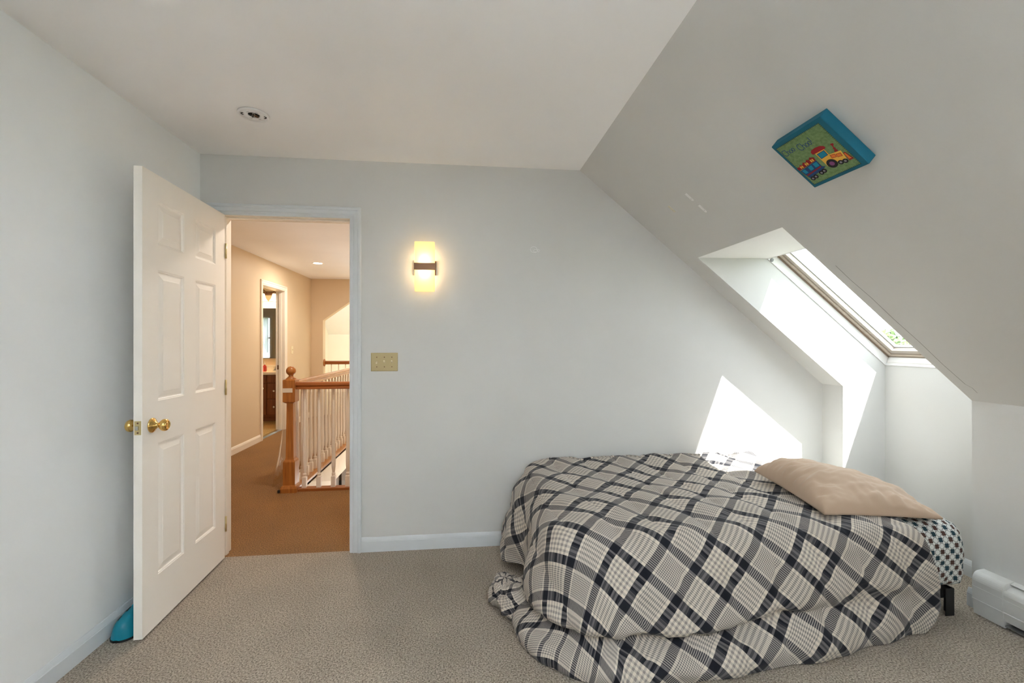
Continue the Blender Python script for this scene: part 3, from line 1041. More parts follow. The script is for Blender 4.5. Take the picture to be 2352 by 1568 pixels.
prism('front_panel', fp, 'y', HY0, HYC, 'heater_paint', ht)
prism('back_plate', [(X0, 0.02), (X0 - 0.004, 0.02), (X0 - 0.004, 0.206), (X0 - 0.026, 0.199), (X0 - 0.027, 0.202), (X0, 0.210)], 'y', HY0, HYC, 'heater_paint', ht)
dm = [(X0 - 0.048, 0.172), (X0 - 0.018, 0.192), (X0 - 0.017, 0.190), (X0 - 0.047, 0.169)]
prism('damper', dm, 'y', HY0, HYC, 'heater_paint', ht)
box('fin_core', X0 - 0.050, X0 - 0.008, HY0, HYC, 0.048, 0.120, 'grey_void', ht)
box('lower_rail', X0 - 0.052, X0, HY0, HYC, 0.010, 0.016, 'grey_void', ht)
for i in range(6):
    yy = HY0 + 0.2 + i * 0.55
    box('bracket', X0 - 0.052, X0, yy, yy + 0.004, 0.0, 0.14, 'grey_void', ht)

# ------------------------------------------------------------------ teal and black shoe behind the door
sh = thing('shoe', (XL + 0.07, 2.33, 0), 'teal and black shoe propped against the baseboard behind the open door', 'shoe')
def shoe_meshes():
    n, k = 44, 33
    out = np.zeros((n, k, 3)); sole = np.zeros((n, 2))
    for i in range(n):
        t = i / (n - 1)
        wdt = 0.050 * (1 - 0.20 * math.sin(math.pi * min(1, max(0, (t - 0.25) / 0.5))))
        if t < 0.20: wdt *= math.sqrt(max(0.0, 1 - ((0.20 - t) / 0.205) ** 2))
        if t > 0.86: wdt *= math.sqrt(max(0.0, 1 - ((t - 0.86) / 0.143) ** 2))
        hgt = 0.062 + 0.050 * min(1, t / 0.55)
        if t < 0.12: hgt *= 0.50 + 0.50 * math.sqrt(max(0.0, 1 - ((0.12 - t) / 0.12) ** 2))
        if i == 0: hgt = 0.004
        for j in range(k):
            a_ = math.pi * j / (k - 1)
            cx, cz = math.cos(a_), math.sin(a_)
            sx = math.copysign(abs(cx) ** 0.55, cx); sz = abs(cz) ** 0.60
            out[i, j] = (max(wdt, 0.004) * sx * (1 - 0.30 * sz), t * 0.26, 0.008 + hgt * sz)
        sole[i] = (max(wdt, 0.004) + 0.003, t * 0.26)
    return out, sole
sp_, sole_ = shoe_meshes()
Mshoe = Matrix.Translation((XL + 0.0705, 2.128, 0.0)) @ Matrix.Rotation(R(-4), 4, 'Z')
me = gridm(sp_); me.transform(Mshoe)
link('shoe_upper', me, 'teal_rubber', sh, True)
outl = [(w_, y_) for w_, y_ in sole_] + [(-w_, y_) for w_, y_ in sole_[::-1]]
me = prismm(outl, 'z', 0.001, 0.010); me.transform(Mshoe)
link('shoe_sole', me, 'black_rubber', sh)
def shoe_patch(name, i0, i1, j0, j1, mat, off):
    q = sp_[i0:i1, j0:j1].copy()
    c_ = sp_[i0:i1].mean(axis=1, keepdims=True) * np.array([1, 1, 0.4])
    dirv = q - c_
    q = q + dirv / np.linalg.norm(dirv, axis=2, keepdims=True) * off
    me_ = gridm(q); me_.transform(Mshoe)
    link(name, me_, mat, sh, True)
shoe_patch('black_side_insert', 11, 26, 3, 13, 'black_rubber', 0.0015)
shoe_patch('black_vent', 5, 10, 18, 22, 'black_rubber', 0.0015)
shoe_patch('black_vent', 12, 17, 17, 22, 'black_rubber', 0.0015)
shoe_patch('black_tongue', 20, 40, 14, 19, 'black_rubber', 0.0015)

# ------------------------------------------------------------------ bed
bf = thing('bed_frame', (1.42, 2.37, 0), 'low black metal bed frame on square legs under the mattress', 'bed frame')
FX0, FX1, FY0, FY1 = 0.50, 2.335, 1.900, 2.845
for (x, y) in ((FX0, FY0), (FX1, FY0), (FX0, FY1), (FX1, FY1)):
    sx = -1 if x == FX1 else 1
    sy = 1 if y == FY0 else -1
    pts = [(x, y), (x + sx * 0.045, y), (x + sx * 0.045, y + sy * 0.004), (x + sx * 0.004, y + sy * 0.004), (x + sx * 0.004, y + sy * 0.045), (x, y + sy * 0.045)]
    prism('leg', pts, 'z', 0.0, 0.130, 'black_metal', bf)
box('side_rail', FX0, FX1, FY0 + .012, FY0 + 0.042, 0.080, 0.120, 'black_metal', bf, 0.002)
box('side_rail', FX0, FX1, FY1 - 0.03, FY1, 0.080, 0.120, 'black_metal', bf, 0.002)
box('end_rail', FX0, FX0 + 0.03, FY0 + .03, FY1 - .03, 0.080, 0.120, 'black_metal', bf, 0.002)
box('end_rail', FX1 - 0.03, FX1, FY0 + .03, FY1 - .03, 0.080, 0.120, 'black_metal', bf, 0.002)
for i in range(8):
    x = FX0 + 0.14 + i * 0.215
    box('slat', x, x + 0.05, FY0 + .03, FY1 - .03, 0.102, 0.120, 'black_metal', bf, 0.002)


def rrect(x0, x1, y0, y1, r, n_arc=14, step=0.02):
    """closed rounded rectangle, points with outward normals, starting at the middle of the back"""
    pts = []
    def seg(a, c, nrm):
        d = math.hypot(c[0] - a[0], c[1] - a[1]); n_ = max(2, int(d / step))
        for i in range(n_):
            t = i / n_
            pts.append((a[0] + (c[0] - a[0]) * t, a[1] + (c[1] - a[1]) * t, nrm[0], nrm[1]))
    def arc_(cx, cy, a0, a1):
        for i in range(n_arc):
            t = R(a0 + (a1 - a0) * i / n_arc)
            pts.append((cx + r * math.cos(t), cy + r * math.sin(t), math.cos(t), math.sin(t)))
    seg((x1 - r, y1), (x0 + r, y1), (0, 1)); arc_(x0 + r, y1 - r, 90, 180)
    seg((x0, y1 - r), (x0, y0 + r), (-1, 0)); arc_(x0 + r, y0 + r, 180, 270)
    seg((x0 + r, y0), (x1 - r, y0), (0, -1)); arc_(x1 - r, y0 + r, 270, 360)
    seg((x1, y0 + r), (x1, y1 - r), (1, 0)); arc_(x1 - r, y1 - r, 0, 90)
    pts.append(pts[0])
    return np.array(pts)


def nz(p, sc, seed=0.0):
    return mnoise.noise(Vector((p[0] * sc + seed, p[1] * sc - seed * 1.7, p[2] * sc + seed * 0.3)))


# mattress in its fitted sheet
E0 = rrect(0.485, 2.425, 1.875, 2.855, 0.11)
vp = [(-0.30, 0.452), (-0.20, 0.452), (-0.10, 0.448), (-0.06, 0.440), (-0.032, 0.424), (-0.012, 0.398), (-0.002, 0.365), (0.004, 0.32), (0.006, 0.27), (0.004, 0.215), (-0.004, 0.168), (-0.024, 0.148), (-0.07, 0.147)]
vp2 = []
for a_, c_ in zip(vp, vp[1:]):
    for t in (0, .25, .5, .75):
        vp2.append((a_[0] + (c_[0] - a_[0]) * t, a_[1] + (c_[1] - a_[1]) * t))
vp2.append(vp[-1])
arcs = np.concatenate([[0], np.cumsum(np.hypot(np.diff(E0[:, 0]), np.diff(E0[:, 1])))])
arcq = np.concatenate([[0], np.cumsum([math.hypot(q[0] - p[0], q[1] - p[1]) for p, q in zip(vp2, vp2[1:])])])
P = np.zeros((len(E0), len(vp2), 3)); UV = np.zeros((len(E0), len(vp2), 2))
for i, (x, y, nx_, ny_) in enumerate(E0):
    for j, (o_, z) in enumerate(vp2):
        px, py = x + nx_ * o_, y + ny_ * o_
        wv = 0.006 * nz((px, py, z), 7) + (0.010 * nz((px, py, z), 16, 4) if z < 0.26 else 0)
        low = -0.010 + 0.016 * nz((px * 1.0, py * 1.0, 0), 5, 9) if j > 34 else 0
        P[i, j] = (px + nx_ * wv, py + ny_ * wv, z + low + 0.004 * nz((px, py, 0), 6, 2))
        UV[i, j] = (arcs[i], arcq[j])
me = gridm(P, UV)
mt = thing('mattress', (1.42, 2.37, 0.17), 'mattress in a white fitted sheet with small brown and teal squares', 'mattress')
link('fitted_sheet', me, 'patterned_sheet', mt, True)
bm = bmesh.new()
loop = [bm.verts.new(P[i, 0]) for i in range(len(E0) - 1)]
bm.faces.new(loop)
loop = [bm.verts.new(P[i, -1]) for i in range(len(E0) - 1)]
bm.faces.new(loop)
link('mattress_core', from_bm(bm), 'white_plastic', mt)


# comforter: cross sections (outward offset, height) at stations round the bed edge
def resample(pr, n):
    pr = np.array(pr, float)
    k = len(pr)
    # Catmull-Rom in index space
    t = np.linspace(0, k - 1, n)
    i = np.clip(t.astype(int), 0, k - 2); f = (t - i)[:, None]
    g_ = lambda q: pr[np.clip(q, 0, k - 1)]
    p0_, p1_, p2_, p3_ = g_(i - 1), g_(i), g_(i + 1), g_(i + 2)
    return 0.5 * ((2 * p1_) + (-p0_ + p2_) * f + (2 * p0_ - 5 * p1_ + 4 * p2_ - p3_) * f ** 2 + (-p0_ + 3 * p1_ - 3 * p2_ + p3_) * f ** 3)

NQ = 150
prof_back = [(0, .565), (.008, .56), (.016, .55), (.02, .53), (.022, .50), (.022, .47), (.022, .44), (.022, .41), (.02, .38), (.02, .36), (.02, .35), (.02, .34), (.02, .33), (.02, .32)]
prof_lb = [(0, .535), (.035, .525), (.065, .495), (.09, .455), (.11, .41), (.125, .36), (.14, .31), (.155, .26), (.17, .21), (.182, .165), (.192, .125), (.20, .095), (.205, .07), (.205, .055)]
prof_lm = [(0, .515), (.03, .505), (.055, .48), (.07, .44), (.078, .39), (.083, .34), (.085, .29), (.087, .245), (.09, .205), (.092, .17), (.095, .145), (.097, .12), (.098, .10), (.097, .09)]
prof_lc = [(0, .51), (.035, .50), (.06, .47), (.08, .42), (.092, .36), (.10, .30), (.105, .24), (.11, .185), (.105, .145), (.09, .115), (.095, .085), (.12, .06), (.14, .03), (.135, .006)]
prof_fl = [(0, .505), (.045, .49), (.08, .455), (.105, .40), (.125, .34), (.142, .275), (.155, .215), (.16, .17), (.145, .14), (.115, .122), (.14, .10), (.185, .075), (.205, .04), (.200, .005)]
prof_fa = [(0, .50), (.045, .488), (.085, .452), (.115, .395), (.142, .33), (.168, .26), (.185, .205), (.19, .170), (.172, .146), (.135, .128), (.165, .104), (.215, .085), (.248, .045), (.240, .005)]
prof_fb = [(0, .495), (.04, .485), (.075, .455), (.10, .405), (.122, .345), (.142, .29), (.155, .245), (.155, .215), (.138, .190), (.118, .170), (.145, .140), (.185, .105), (.205, .055), (.195, .005)]
prof_fc = [(0, .485), (.035, .475), (.062, .448), (.082, .405), (.096, .355), (.108, .305), (.113, .27), (.108, .243), (.095, .215), (.088, .18), (.105, .14), (.125, .095), (.128, .05), (.115, .005)]
prof_fr = [(0, .47), (.03, .462), (.052, .438), (.064, .40), (.070, .355), (.074, .31), (.076, .265), (.076, .22), (.074, .18), (.078, .145), (.080, .11), (.084, .075), (.086, .040), (.080, .008)]
# edge path of the mattress top, from the head end along the wall, round the foot, back along the front
XE0, YE0, YE1, XR = 0.44, 1.865, 2.845, 2.045
def edge_path():
    pts = []
    st_ = 0.0085
    def seg(a, c, nrm):
        d = math.hypot(c[0] - a[0], c[1] - a[1]); n_ = max(2, int(d / st_))
        for i in range(n_):
            t = i / n_
            pts.append((a[0] + (c[0] - a[0]) * t, a[1] + (c[1] - a[1]) * t, *nrm))
    def arc_(cx, cy, r, a0, a1):
        n_ = 22
        for i in range(n_):
            t = R(a0 + (a1 - a0) * i / n_)
            pts.append((cx + r * math.cos(t), cy + r * math.sin(t), math.cos(t), math.sin(t)))
    seg((XR - .1, YE1), (XE0 + .10, YE1), (0, 1)); arc_(XE0 + .10, YE1 - .10, .10, 90, 180)
    seg((XE0, YE1 - .10), (XE0, YE0 + .17), (-1, 0)); arc_(XE0 + .17, YE0 + .17, .17, 180, 270)
    seg((XE0 + .17, YE0), (XR, YE0), (0, -1))
    pts.append((XR, YE0, 0, -1))
    return np.array(pts)
EP = edge_path()
def key_profiles():
    """station list along the path as (arc position, profile)"""
    s_ = np.concatenate([[0], np.cumsum(np.hypot(np.diff(EP[:, 0]), np.diff(EP[:, 1])))])
    def at(fn):
        return s_[int(np.argmin([fn(p) for p in EP]))]
    far = lambda p, q: (p[0] - q[0]) ** 2 + (p[1] - q[1]) ** 2
    st_ = [(0, prof_back), (at(lambda p: far(p, (XE0 + .16, YE1))), prof_back), (at(lambda p: far(p, (XE0, YE1 - .12))), prof_lb), (at(lambda p: far(p, (XE0, 2.58))), prof_lb),
           (at(lambda p: far(p, (XE0, 2.42))), prof_lm), (at(lambda p: far(p, (XE0, 2.26))), prof_lc), (at(lambda p: far(p, (XE0, 2.06))), prof_fl),
           (at(lambda p: far(p, (XE0 + .05, YE0 + .05))), prof_fl), (at(lambda p: far(p, (0.66, YE0))), prof_fa), (at(lambda p: far(p, (0.98, YE0))), prof_fa),
           (at(lambda p: far(p, (1.38, YE0))), prof_fb), (at(lambda p: far(p, (1.78, YE0))), prof_fc), (s_[-1], prof_fr)]
    return s_, st_
s_, st_ = key_profiles()
NI = len(EP); NT = 62
K = [(a_, resample(p_, NQ)) for a_, p_ in st_]
P = np.zeros((NI, NT + NQ, 3)); UV = np.zeros((NI, NT + NQ, 2))
spx = np.clip(np.interp(s_, [0, 1.45, s_[-1] - 1.45, s_[-1]], [XR - .08, 0.95, 0.95, XR]), 0.95, XR)
for i in range(NI):
    x, y, nx_, ny_ = EP[i]
    k = max(0, min(len(K) - 2, int(np.searchsorted([q[0] for q in K], s_[i], side='right')) - 1))
    f = (s_[i] - K[k][0]) / max(1e-6, K[k + 1][0] - K[k][0]); f = min(1, max(0, f)); f = f * f * (3 - 2 * f)
    pr = K[k][1] * (1 - f) + K[k + 1][1] * f
    # gentle in and out of the hem along the floor
    wob = 0.012 * mnoise.noise(Vector((s_[i] * 3.1, 0.5, 0))) + 0.006 * mnoise.noise(Vector((s_[i] * 9.0, 2.5, 0)))
    sx_, sy_ = spx[i], 2.37
    ez = pr[0, 1]
    for j in range(NT):
        t = j / NT
        px, py = sx_ + (x - sx_) * t, sy_ + (y - sy_) * t
        cz = 0.515 + 0.02 * (1.2 - min(1.2, px))
        P[i, j] = (px, py, cz + (ez - cz) * t ** 2.2)
        UV[i, j] = (px, py)
    arc_len = 0.0
    for q in range(NQ):
        o_, z = pr[q]
        if q: arc_len += math.hypot(pr[q, 0] - pr[q - 1, 0], pr[q, 1] - pr[q - 1, 1])
        wq = (q / NQ) ** 1.5
        o_ = o_ + wob * wq
        # side slippage of the cloth towards the head end at the bottom right
        qq = q / NQ
        sh_ = 0.085 * min(1.0, qq / 0.55) - 0.085 * max(0.0, (qq - 0.72) / 0.28) ** 1.6
        end_ = max(0.0, (x - 1.55) / 0.49) ** 1.5 if ny_ < -0.5 else 0.0
        P[i, NT + q] = (x + nx_ * o_ + sh_ * end_, y + ny_ * o_, max(z, 0.004))
        UV[i, NT + q] = (x + nx_ * arc_len, y + ny_ * arc_len)
# wrinkles and quilting, along the surface normal
gu = np.gradient(P, axis=0); gv = np.gradient(P, axis=1)
Nn = np.cross(gu, gv); Nn /= np.maximum(1e-9, np.linalg.norm(Nn, axis=2, keepdims=True))
if Nn[NI // 2, 5, 2] < 0: Nn = -Nn
flatu, flatv = UV[..., 0], UV[..., 1]
Dsp = np.zeros(P.shape[:2])
for i in range(NI):
    for j in range(NT + NQ):
        u_, v_ = flatu[i, j], flatv[i, j]
        wave = 0.03 * mnoise.noise(Vector((u_ * 1.1, v_ * 2.2, 3.3)))
        ph = abs(math.sin(math.pi * (u_ + 0.10 * (v_ - 2.3) + wave) / 0.205))
        d = 0.013 * (ph ** 0.55 - 0.75)
        near = math.exp(-(ph / 0.30) ** 2)
        d += 0.0075 * near * mnoise.noise(Vector((u_ * 9, v_ * 34, 1.1)))
        d += 0.017 * mnoise.noise(Vector((u_ * 3.2, v_ * 3.2, 7.7)))
        d += 0.0105 * mnoise.noise(Vector((u_ * 9 + v_ * 3, v_ * 8, 5.0)))
        d += 0.0030 * mnoise.noise(Vector((u_ * 20 + v_ * 9, v_ * 17 - u_ * 6, 9.0)))
        if u_ > 1.45 and v_ > 1.85:      # bunched cloth by the pillow
            k_ = min(1, (u_ - 1.45) / 0.2) * min(1, (v_ - 1.85) / .25)
            d += k_ * 0.022 * mnoise.noise(Vector((u_ * 7 + v_ * 8, v_ * 4, 2.0)))
        if j > NT + NQ * 0.45 and j < NT + NQ * 0.75:
            d += 0.006 * mnoise.noise(Vector((u_ * 22, v_ * 6, 4.0)))
        end = min(1.0, (NT + NQ - 1 - j) / 10.0)
        Dsp[i, j] = d * (0.25 + 0.75 * end)
P = P + Nn * Dsp[..., None]
P[..., 2] = np.maximum(P[..., 2], 0.006)
P[..., 1] = np.minimum(P[..., 1], D - 0.006)
cf = thing('comforter', (1.2, 2.2, 0), 'black, grey and cream plaid comforter spilling off the bed onto the carpet', 'comforter')
me = gridm(P, UV)
co = link('comforter_cloth', me, 'plaid_fabric', cf, True)
sm = co.modifiers.new('thickness', 'SOLIDIFY')
sm.thickness = 0.014
sm.offset = -1 if me.polygons[NI // 2 * (NT + NQ - 1)].normal.z > 0 else 1
# crumpled corner lying on the floor at the foot
def crumple(cx, cy, rx, ry, rz, seed, rot):
    n, k = 90, 60
    Q = np.zeros((n, k, 3)); U = np.zeros((n, k, 2))
    for i in range(n):
        th = 2 * math.pi * i / (n - 1)
        for j in range(k):
            ph = -math.pi / 2 + math.pi * j / (k - 1)
            d = Vector((math.cos(ph) * math.cos(th), math.cos(ph) * math.sin(th), math.sin(ph)))
            r_ = 1 + 0.20 * mnoise.noise(d * 1.6 + Vector((seed, 0, 0))) + 0.20 * (abs(mnoise.noise(d * 2.6 + Vector((0, seed, 0)))) - .25) + 0.10 * (abs(mnoise.noise(d * 6 + Vector((0, 0, seed)))) - .2)
            p = Vector((d.x * rx * r_, d.y * ry * r_, max(0.0, rz * (d.z * r_ + 0.72))))
            p.rotate(Matrix.Rotation(rot, 3, 'Z'))
            Q[i, j] = (cx + p.x, cy + p.y, p.z + 0.003)
            U[i, j] = (th * 0.16 + seed, ph * 0.19)
    return gridm(Q, U)
link('crumpled_corner', crumple(0.300, 2.150, 0.120, 0.140, 0.088, 2.3, 0.4), 'plaid_fabric', cf, True)
link('crumpled_corner', crumple(0.215, 2.240, 0.075, 0.095, 0.078, 5.1, -0.3), 'plaid_fabric', cf, True)

# pillow
n, k = 84, 72
PLB, PFL, PFR, PRB = (Vector(q) for q in ((1.695, 2.45, .555), (1.665, 1.905, .510), (2.262, 1.890, .468), (2.400, 2.315, .475)))
top = np.zeros((n, k, 3)); bot = np.zeros((n, k, 3))
for i in range(n):
    a_ = i / (n - 1)
    for j in range(k):
        c_ = j / (k - 1)
        u_, v_ = 2 * a_ - 1, 2 * c_ - 1
        # edges curve in between the corners
        uu = u_ * (1 - 0.045 * (1 - v_ * v_)); vv = v_ * (1 - 0.06 * (1 - u_ * u_))
        s0, t0 = (uu + 1) / 2, (vv + 1) / 2
        p = (PFL * (1 - s0) + PFR * s0) * (1 - t0) + (PLB * (1 - s0) + PRB * s0) * t0
        e = max(0.0, (1 - u_ * u_)) * max(0.0, (1 - v_ * v_))
        h = e ** 0.42
        fat = 1.12 - 0.62 * s0 + 0.26 * t0 * (1 - s0)
        wr = 0.022 * mnoise.noise(Vector((s0 * 3, t0 * 4, 1))) + 0.016 * mnoise.noise(Vector((s0 * 4 + t0 * 3, t0 * 11 - s0 * 4, 3))) + 0.006 * mnoise.noise(Vector((s0 * 9 + t0 * 6, t0 * 24 - s0 * 8, 5)))
        gather = math.exp(-(s0 / 0.22) ** 2) * 0.026 * mnoise.noise(Vector((s0 * 5, t0 * 22 + s0 * 6, 6)))
        gather += math.exp(-(t0 / 0.2) ** 2) * 0.024 * mnoise.noise(Vector((s0 * 14 + t0 * 5, t0 * 4, 8)))
        top[i, j] = (p.x, p.y, p.z + 0.006 + 0.148 * fat * h + (wr + gather) * min(1, e * 8))
        bot[i, j] = (p.x, p.y, p.z - 0.004 - 0.010 * h)
me1 = gridm(top); me2 = gridm(bot)
bm = bmesh.new(); bm.from_mesh(me1); bm.from_mesh(me2)
bmesh.ops.remove_doubles(bm, verts=bm.verts, dist=0.0001)
bm.verts.ensure_lookup_table()
# close the rim
def rim():
    off = n * k
    def ring(q):
        r_ = [(i, 0) for i in range(n)] + [(n - 1, j) for j in range(1, k)] + [(i, k - 1) for i in range(n - 2, -1, -1)] + [(0, j) for j in range(k - 2, 0, -1)]
        return [i * k + j + q for i, j in r_]
    a_, c_ = ring(0), ring(off)
    for q in range(len(a_)):
        q2 = (q + 1) % len(a_)
        bm.faces.new((bm.verts[a_[q]], bm.verts[a_[q2]], bm.verts[c_[q2]], bm.verts[c_[q]]))
rim()
pil = link('pillow', from_bm(bm), 'tan_cotton', None, True)
tag(pil, 'plump tan cotton pillow lying at the head of the bed', 'pillow')

# ------------------------------------------------------------------ the hall beyond the doorway
SXE, SYE = -1.430, 4.215           # edges of the stairwell opening
hf = group_empty('floor_hall', (-2, 5, 0))
box('floor_section', HXL - .02, SXE, D + 0.02, HYF, -0.03, 0.0, 'carpet_hall', hf)
box('floor_section', SXE, HXR, D + 0.02, SYE, -0.03, 0.0, 'carpet_hall', hf)
hc = struct(box('ceiling_hall', HXL - .1, HXR + .1, D + WT - .004, HYF + .1, ZC, ZC + 0.05, 'hall_ceiling_paint'))
struct(box('wall_hall_near', HXL - .1, DX0 - 0.02, D + WT - 0.004, D + WT, 0, ZC, 'hall_paint'))
struct(prism('wall_hall_door', [(DX1 + .02, 0), (HXR, 0), (HXR, ZC), (DX0 - .02, ZC), (DX0 - .02, DZ + .02), (DX1 + .02, DZ + .02)], 'y', D + WT - 0.004, D + WT, 'hall_paint'))
struct(box('wall_hall_right', HXR, HXR + .1, D + WT, HYF + .1, -2.75, ZC, 'hall_paint'))
# side wall with the bathroom doorway
BY0, BY1, BZ = 6.352, 7.105, 2.075
pts = [(D + WT, 0), (BY0, 0), (BY0, BZ), (BY1, BZ), (BY1, 0), (HYF, 0), (HYF, ZC), (D + WT, ZC)]
struct(prism('wall_hall_left', pts, 'x', HXL - WT + .004, HXL, 'hall_paint'))
bh = group_empty('baseboard_hall', (HXL, 5, 0))
baseboard('board', 'y', HXL, 1, D + WT, BY0 - 0.066, 'hall_trim_paint', bh)
baseboard('board', 'y', HXL, 1, BY1 + 0.066, HYF, 'hall_trim_paint', bh)
t2 = group_empty('trim_2', (HXL, (BY0 + BY1) / 2, 0))
def casing_y(y0, y1, zt, x):
    def leg(path):
        rings = [[(x + p, py + dy * t, pz + dz * t) for p, t in CP] for (py, pz, dy, dz) in path]
        bm = bmesh.new()
        rv = [[bm.verts.new(p) for p in r] for r in rings]
        for i in range(len(CP)):
            q = (i + 1) % len(CP)
            bm.faces.new((rv[0][i], rv[0][q], rv[1][q], rv[1][i]))
        bm.faces.new(rv[0][::-1]); bm.faces.new(rv[1])
        return from_bm(bm)
    for path in ([(y0, 0, -1, 0), (y0, zt, -1, 1)], [(y0, zt, -1, 1), (y1, zt, 1, 1)], [(y1, zt, 1, 1), (y1, 0, 1, 0)]):
        link('casing', leg(path), 'hall_trim_paint', t2)
casing_y(BY0, BY1, BZ, HXL)
box('jamb', HXL - WT, HXL + .001, BY0 - 0.02, BY0 + 0.004, 0, BZ, 'hall_trim_paint', t2)
box('jamb', HXL - WT, HXL + .001, BY1 - 0.004, BY1 + 0.02, 0, BZ, 'hall_trim_paint', t2)
box('jamb', HXL - WT, HXL + .001, BY0 + .004, BY1 - .004, BZ - 0.004, BZ + .02, 'hall_trim_paint', t2)
box('door_stop', HXL - 0.075, HXL - 0.04, BY1 - 0.016, BY1 - 0.004, 0, BZ, 'hall_trim_paint', t2, 0.002)
box('strike_plate', HXL - 0.10, HXL - 0.072, BY1 - 0.006, BY1 - 0.0035, 0.90, 0.965, 'bronze', t2)

# far wall with the sloped opening to the overlook
OX = -2.440
def osl(x): return 1.700 + (x - OX) * 0.722
pts = [(HXL - .1, 0), (OX, 0), (OX, osl(OX)), (-1.55, osl(-1.55)), (HXR, osl(-1.55)), (HXR, ZC), (HXL - .1, ZC)]
struct(prism('wall_hall_far', pts, 'y', HYF, HYF + 0.14, 'hall_paint'))
ov = group_empty('wall_overlook', (-2, 10.6, 0))
box('wall_panel', -5.0, 1.2, 10.60, 10.66, -2.75, 1.49, 'cream_paint', ov)
box('wall_panel', -3.05, -3.0, HYF + .14, 10.6, -2.75, 3.4, 'cream_paint', ov)
box('wall_panel', 1.2, 1.25, HYF + .14, 10.6, -2.75, 3.4, 'cream_paint', ov)
plate('ceiling_panel', [(-5, 10.62, 1.48), (1.2, 10.62, 1.48), (1.2, HYF + .1, 3.3), (-5, HYF + .1, 3.3)], (0, 1, 1), 0.02, 'hall_ceiling_paint', ov)
box('floor_section', -5.0, 1.2, HYF - .01, 10.6, -2.80, -2.75, 'carpet_hall', ov)

# stairwell: fascia below the landing edge, lower storey
sw_ = group_empty('wall_stairwell', (SXE, 6, -1))
box('fascia', SXE - .02, SXE, SYE, HYF, -0.262, -0.001, 'cream_paint', sw_)
box('fascia', SXE, HXR, SYE - .02, SYE, -0.262, -0.03, 'cream_paint', sw_)
box('lower_ceiling', -4.5, SXE - .02, D, HYF, -0.270, -0.262, 'hall_ceiling_paint', sw_)
box('lower_wall', -4.5, HXR, HYF + .08, HYF + .13, -2.75, -0.1, 'wall_paint', sw_)
box('lower_wall', -4.5, -4.45, D, HYF + .1, -2.75, -0.2, 'wall_paint', sw_)
box('lower_wall', -4.5, HXR, D - .05, D, -2.75, -0.05, 'wall_paint', sw_)
box('lower_floor', -4.5, HXR, D, HYF + .1, -2.80, -2.75, 'carpet_hall', sw_)
# dark doorway on the lower storey with white casing
d3 = group_empty('door_2', (-2.1, HYF + .08, -2.75))
box('door_leaf', -2.185, -2.135, HYF + .060, HYF + .079, -2.75, -0.75, 'dark_void', d3)
box('casing', -2.135, -2.05, HYF + .055, HYF + .079, -2.75, -0.68, 'trim_paint', d3)
box('casing', -2.27, -2.185, HYF + .055, HYF + .079, -2.75, -0.68, 'trim_paint', d3)

# ------------------------------------------------------------------ stair railing
rl = thing('stair_railing', (-1.49, 4.155, 0), 'oak newel and handrails on white turned balusters around the stairwell', 'railing')
NX, NY = -1.490, 4.155
def sq_post(secs):
    """square post through (half width, z) sections"""
    bm = bmesh.new(); rg = []
    for hw, z in secs:
        rg.append([bm.verts.new((NX + a_ * hw, NY + c_ * hw, z)) for a_, c_ in ((-1, -1), (1, -1), (1, 1), (-1, 1))])
    for a_, c_ in zip(rg, rg[1:]):
        for i in range(4):
            bm.faces.new((a_[i], a_[(i + 1) % 4], c_[(i + 1) % 4], c_[i]))
    bm.faces.new(rg[0]); bm.faces.new(rg[-1])
    return from_bm(bm)
nw = link('newel_post', sq_post([(0.068, 0), (0.068, 0.035), (0.060, 0.055), (0.050, 0.062), (0.050, 0.262), (0.046, 0.272), (0.037, 0.282), (0.033, 0.300), (0.027, 0.770), (0.036, 0.775), (0.046, 0.782), (0.051, 0.785), (0.051, 0.975), (0.044, 0.980)]), 'oak', rl)
fin = [(0.044, 0.978), (0.045, 0.984), (0.030, 0.996), (0.021, 1.004), (0.018, 1.012), (0.022, 1.018)] + [(0.041 * math.sin(t), 1.053 - 0.041 * math.cos(t)) for t in np.linspace(0.55, math.pi - 0.02, 14)]
lathe('ball_finial', fin, (NX, NY, 0), 'z', 'oak', nw, 28)
bm = bmesh.new()
bm_box(bm, NX - .0525, NX + .030, NY - .0525, NY - .051, 0.868, 0.905)
bm_box(bm, NX - .0525, NX - .051, NY - .051, NY + .03, 0.868, 0.905)
link('masking_tape', from_bm(bm), 'tape_white', nw)
hr = [(-0.031, 0.0), (0.031, 0.0), (0.031, 0.012), (0.026, 0.022), (0.033, 0.036), (0.030, 0.052), (0.018, 0.062), (-0.018, 0.062), (-0.030, 0.052), (-0.033, 0.036), (-0.026, 0.022), (-0.031, 0.012)]
RZ = 0.893
prism('handrail', [(NY + a_, RZ + c_) for a_, c_ in hr], 'x', NX + 0.048, HXR, 'oak_along_x', rl)
prism('handrail', [(NX + a_, RZ + 0.006 + c_) for a_, c_ in hr], 'y', NY + 0.048, HYF, 'oak_along_y', rl)
box('shoe_rail', NX + 0.05, HXR, NY - .035, NY + 0.045, -0.002, 0.022, 'oak_along_x', rl, 0.003)
box('shoe_rail', NX - .035, NX + 0.068, NY + 0.05, HYF, -0.002, 0.022, 'oak_along_y', rl, 0.003)
bpf = [(0.0, 0.020), (0.019, 0.020)]
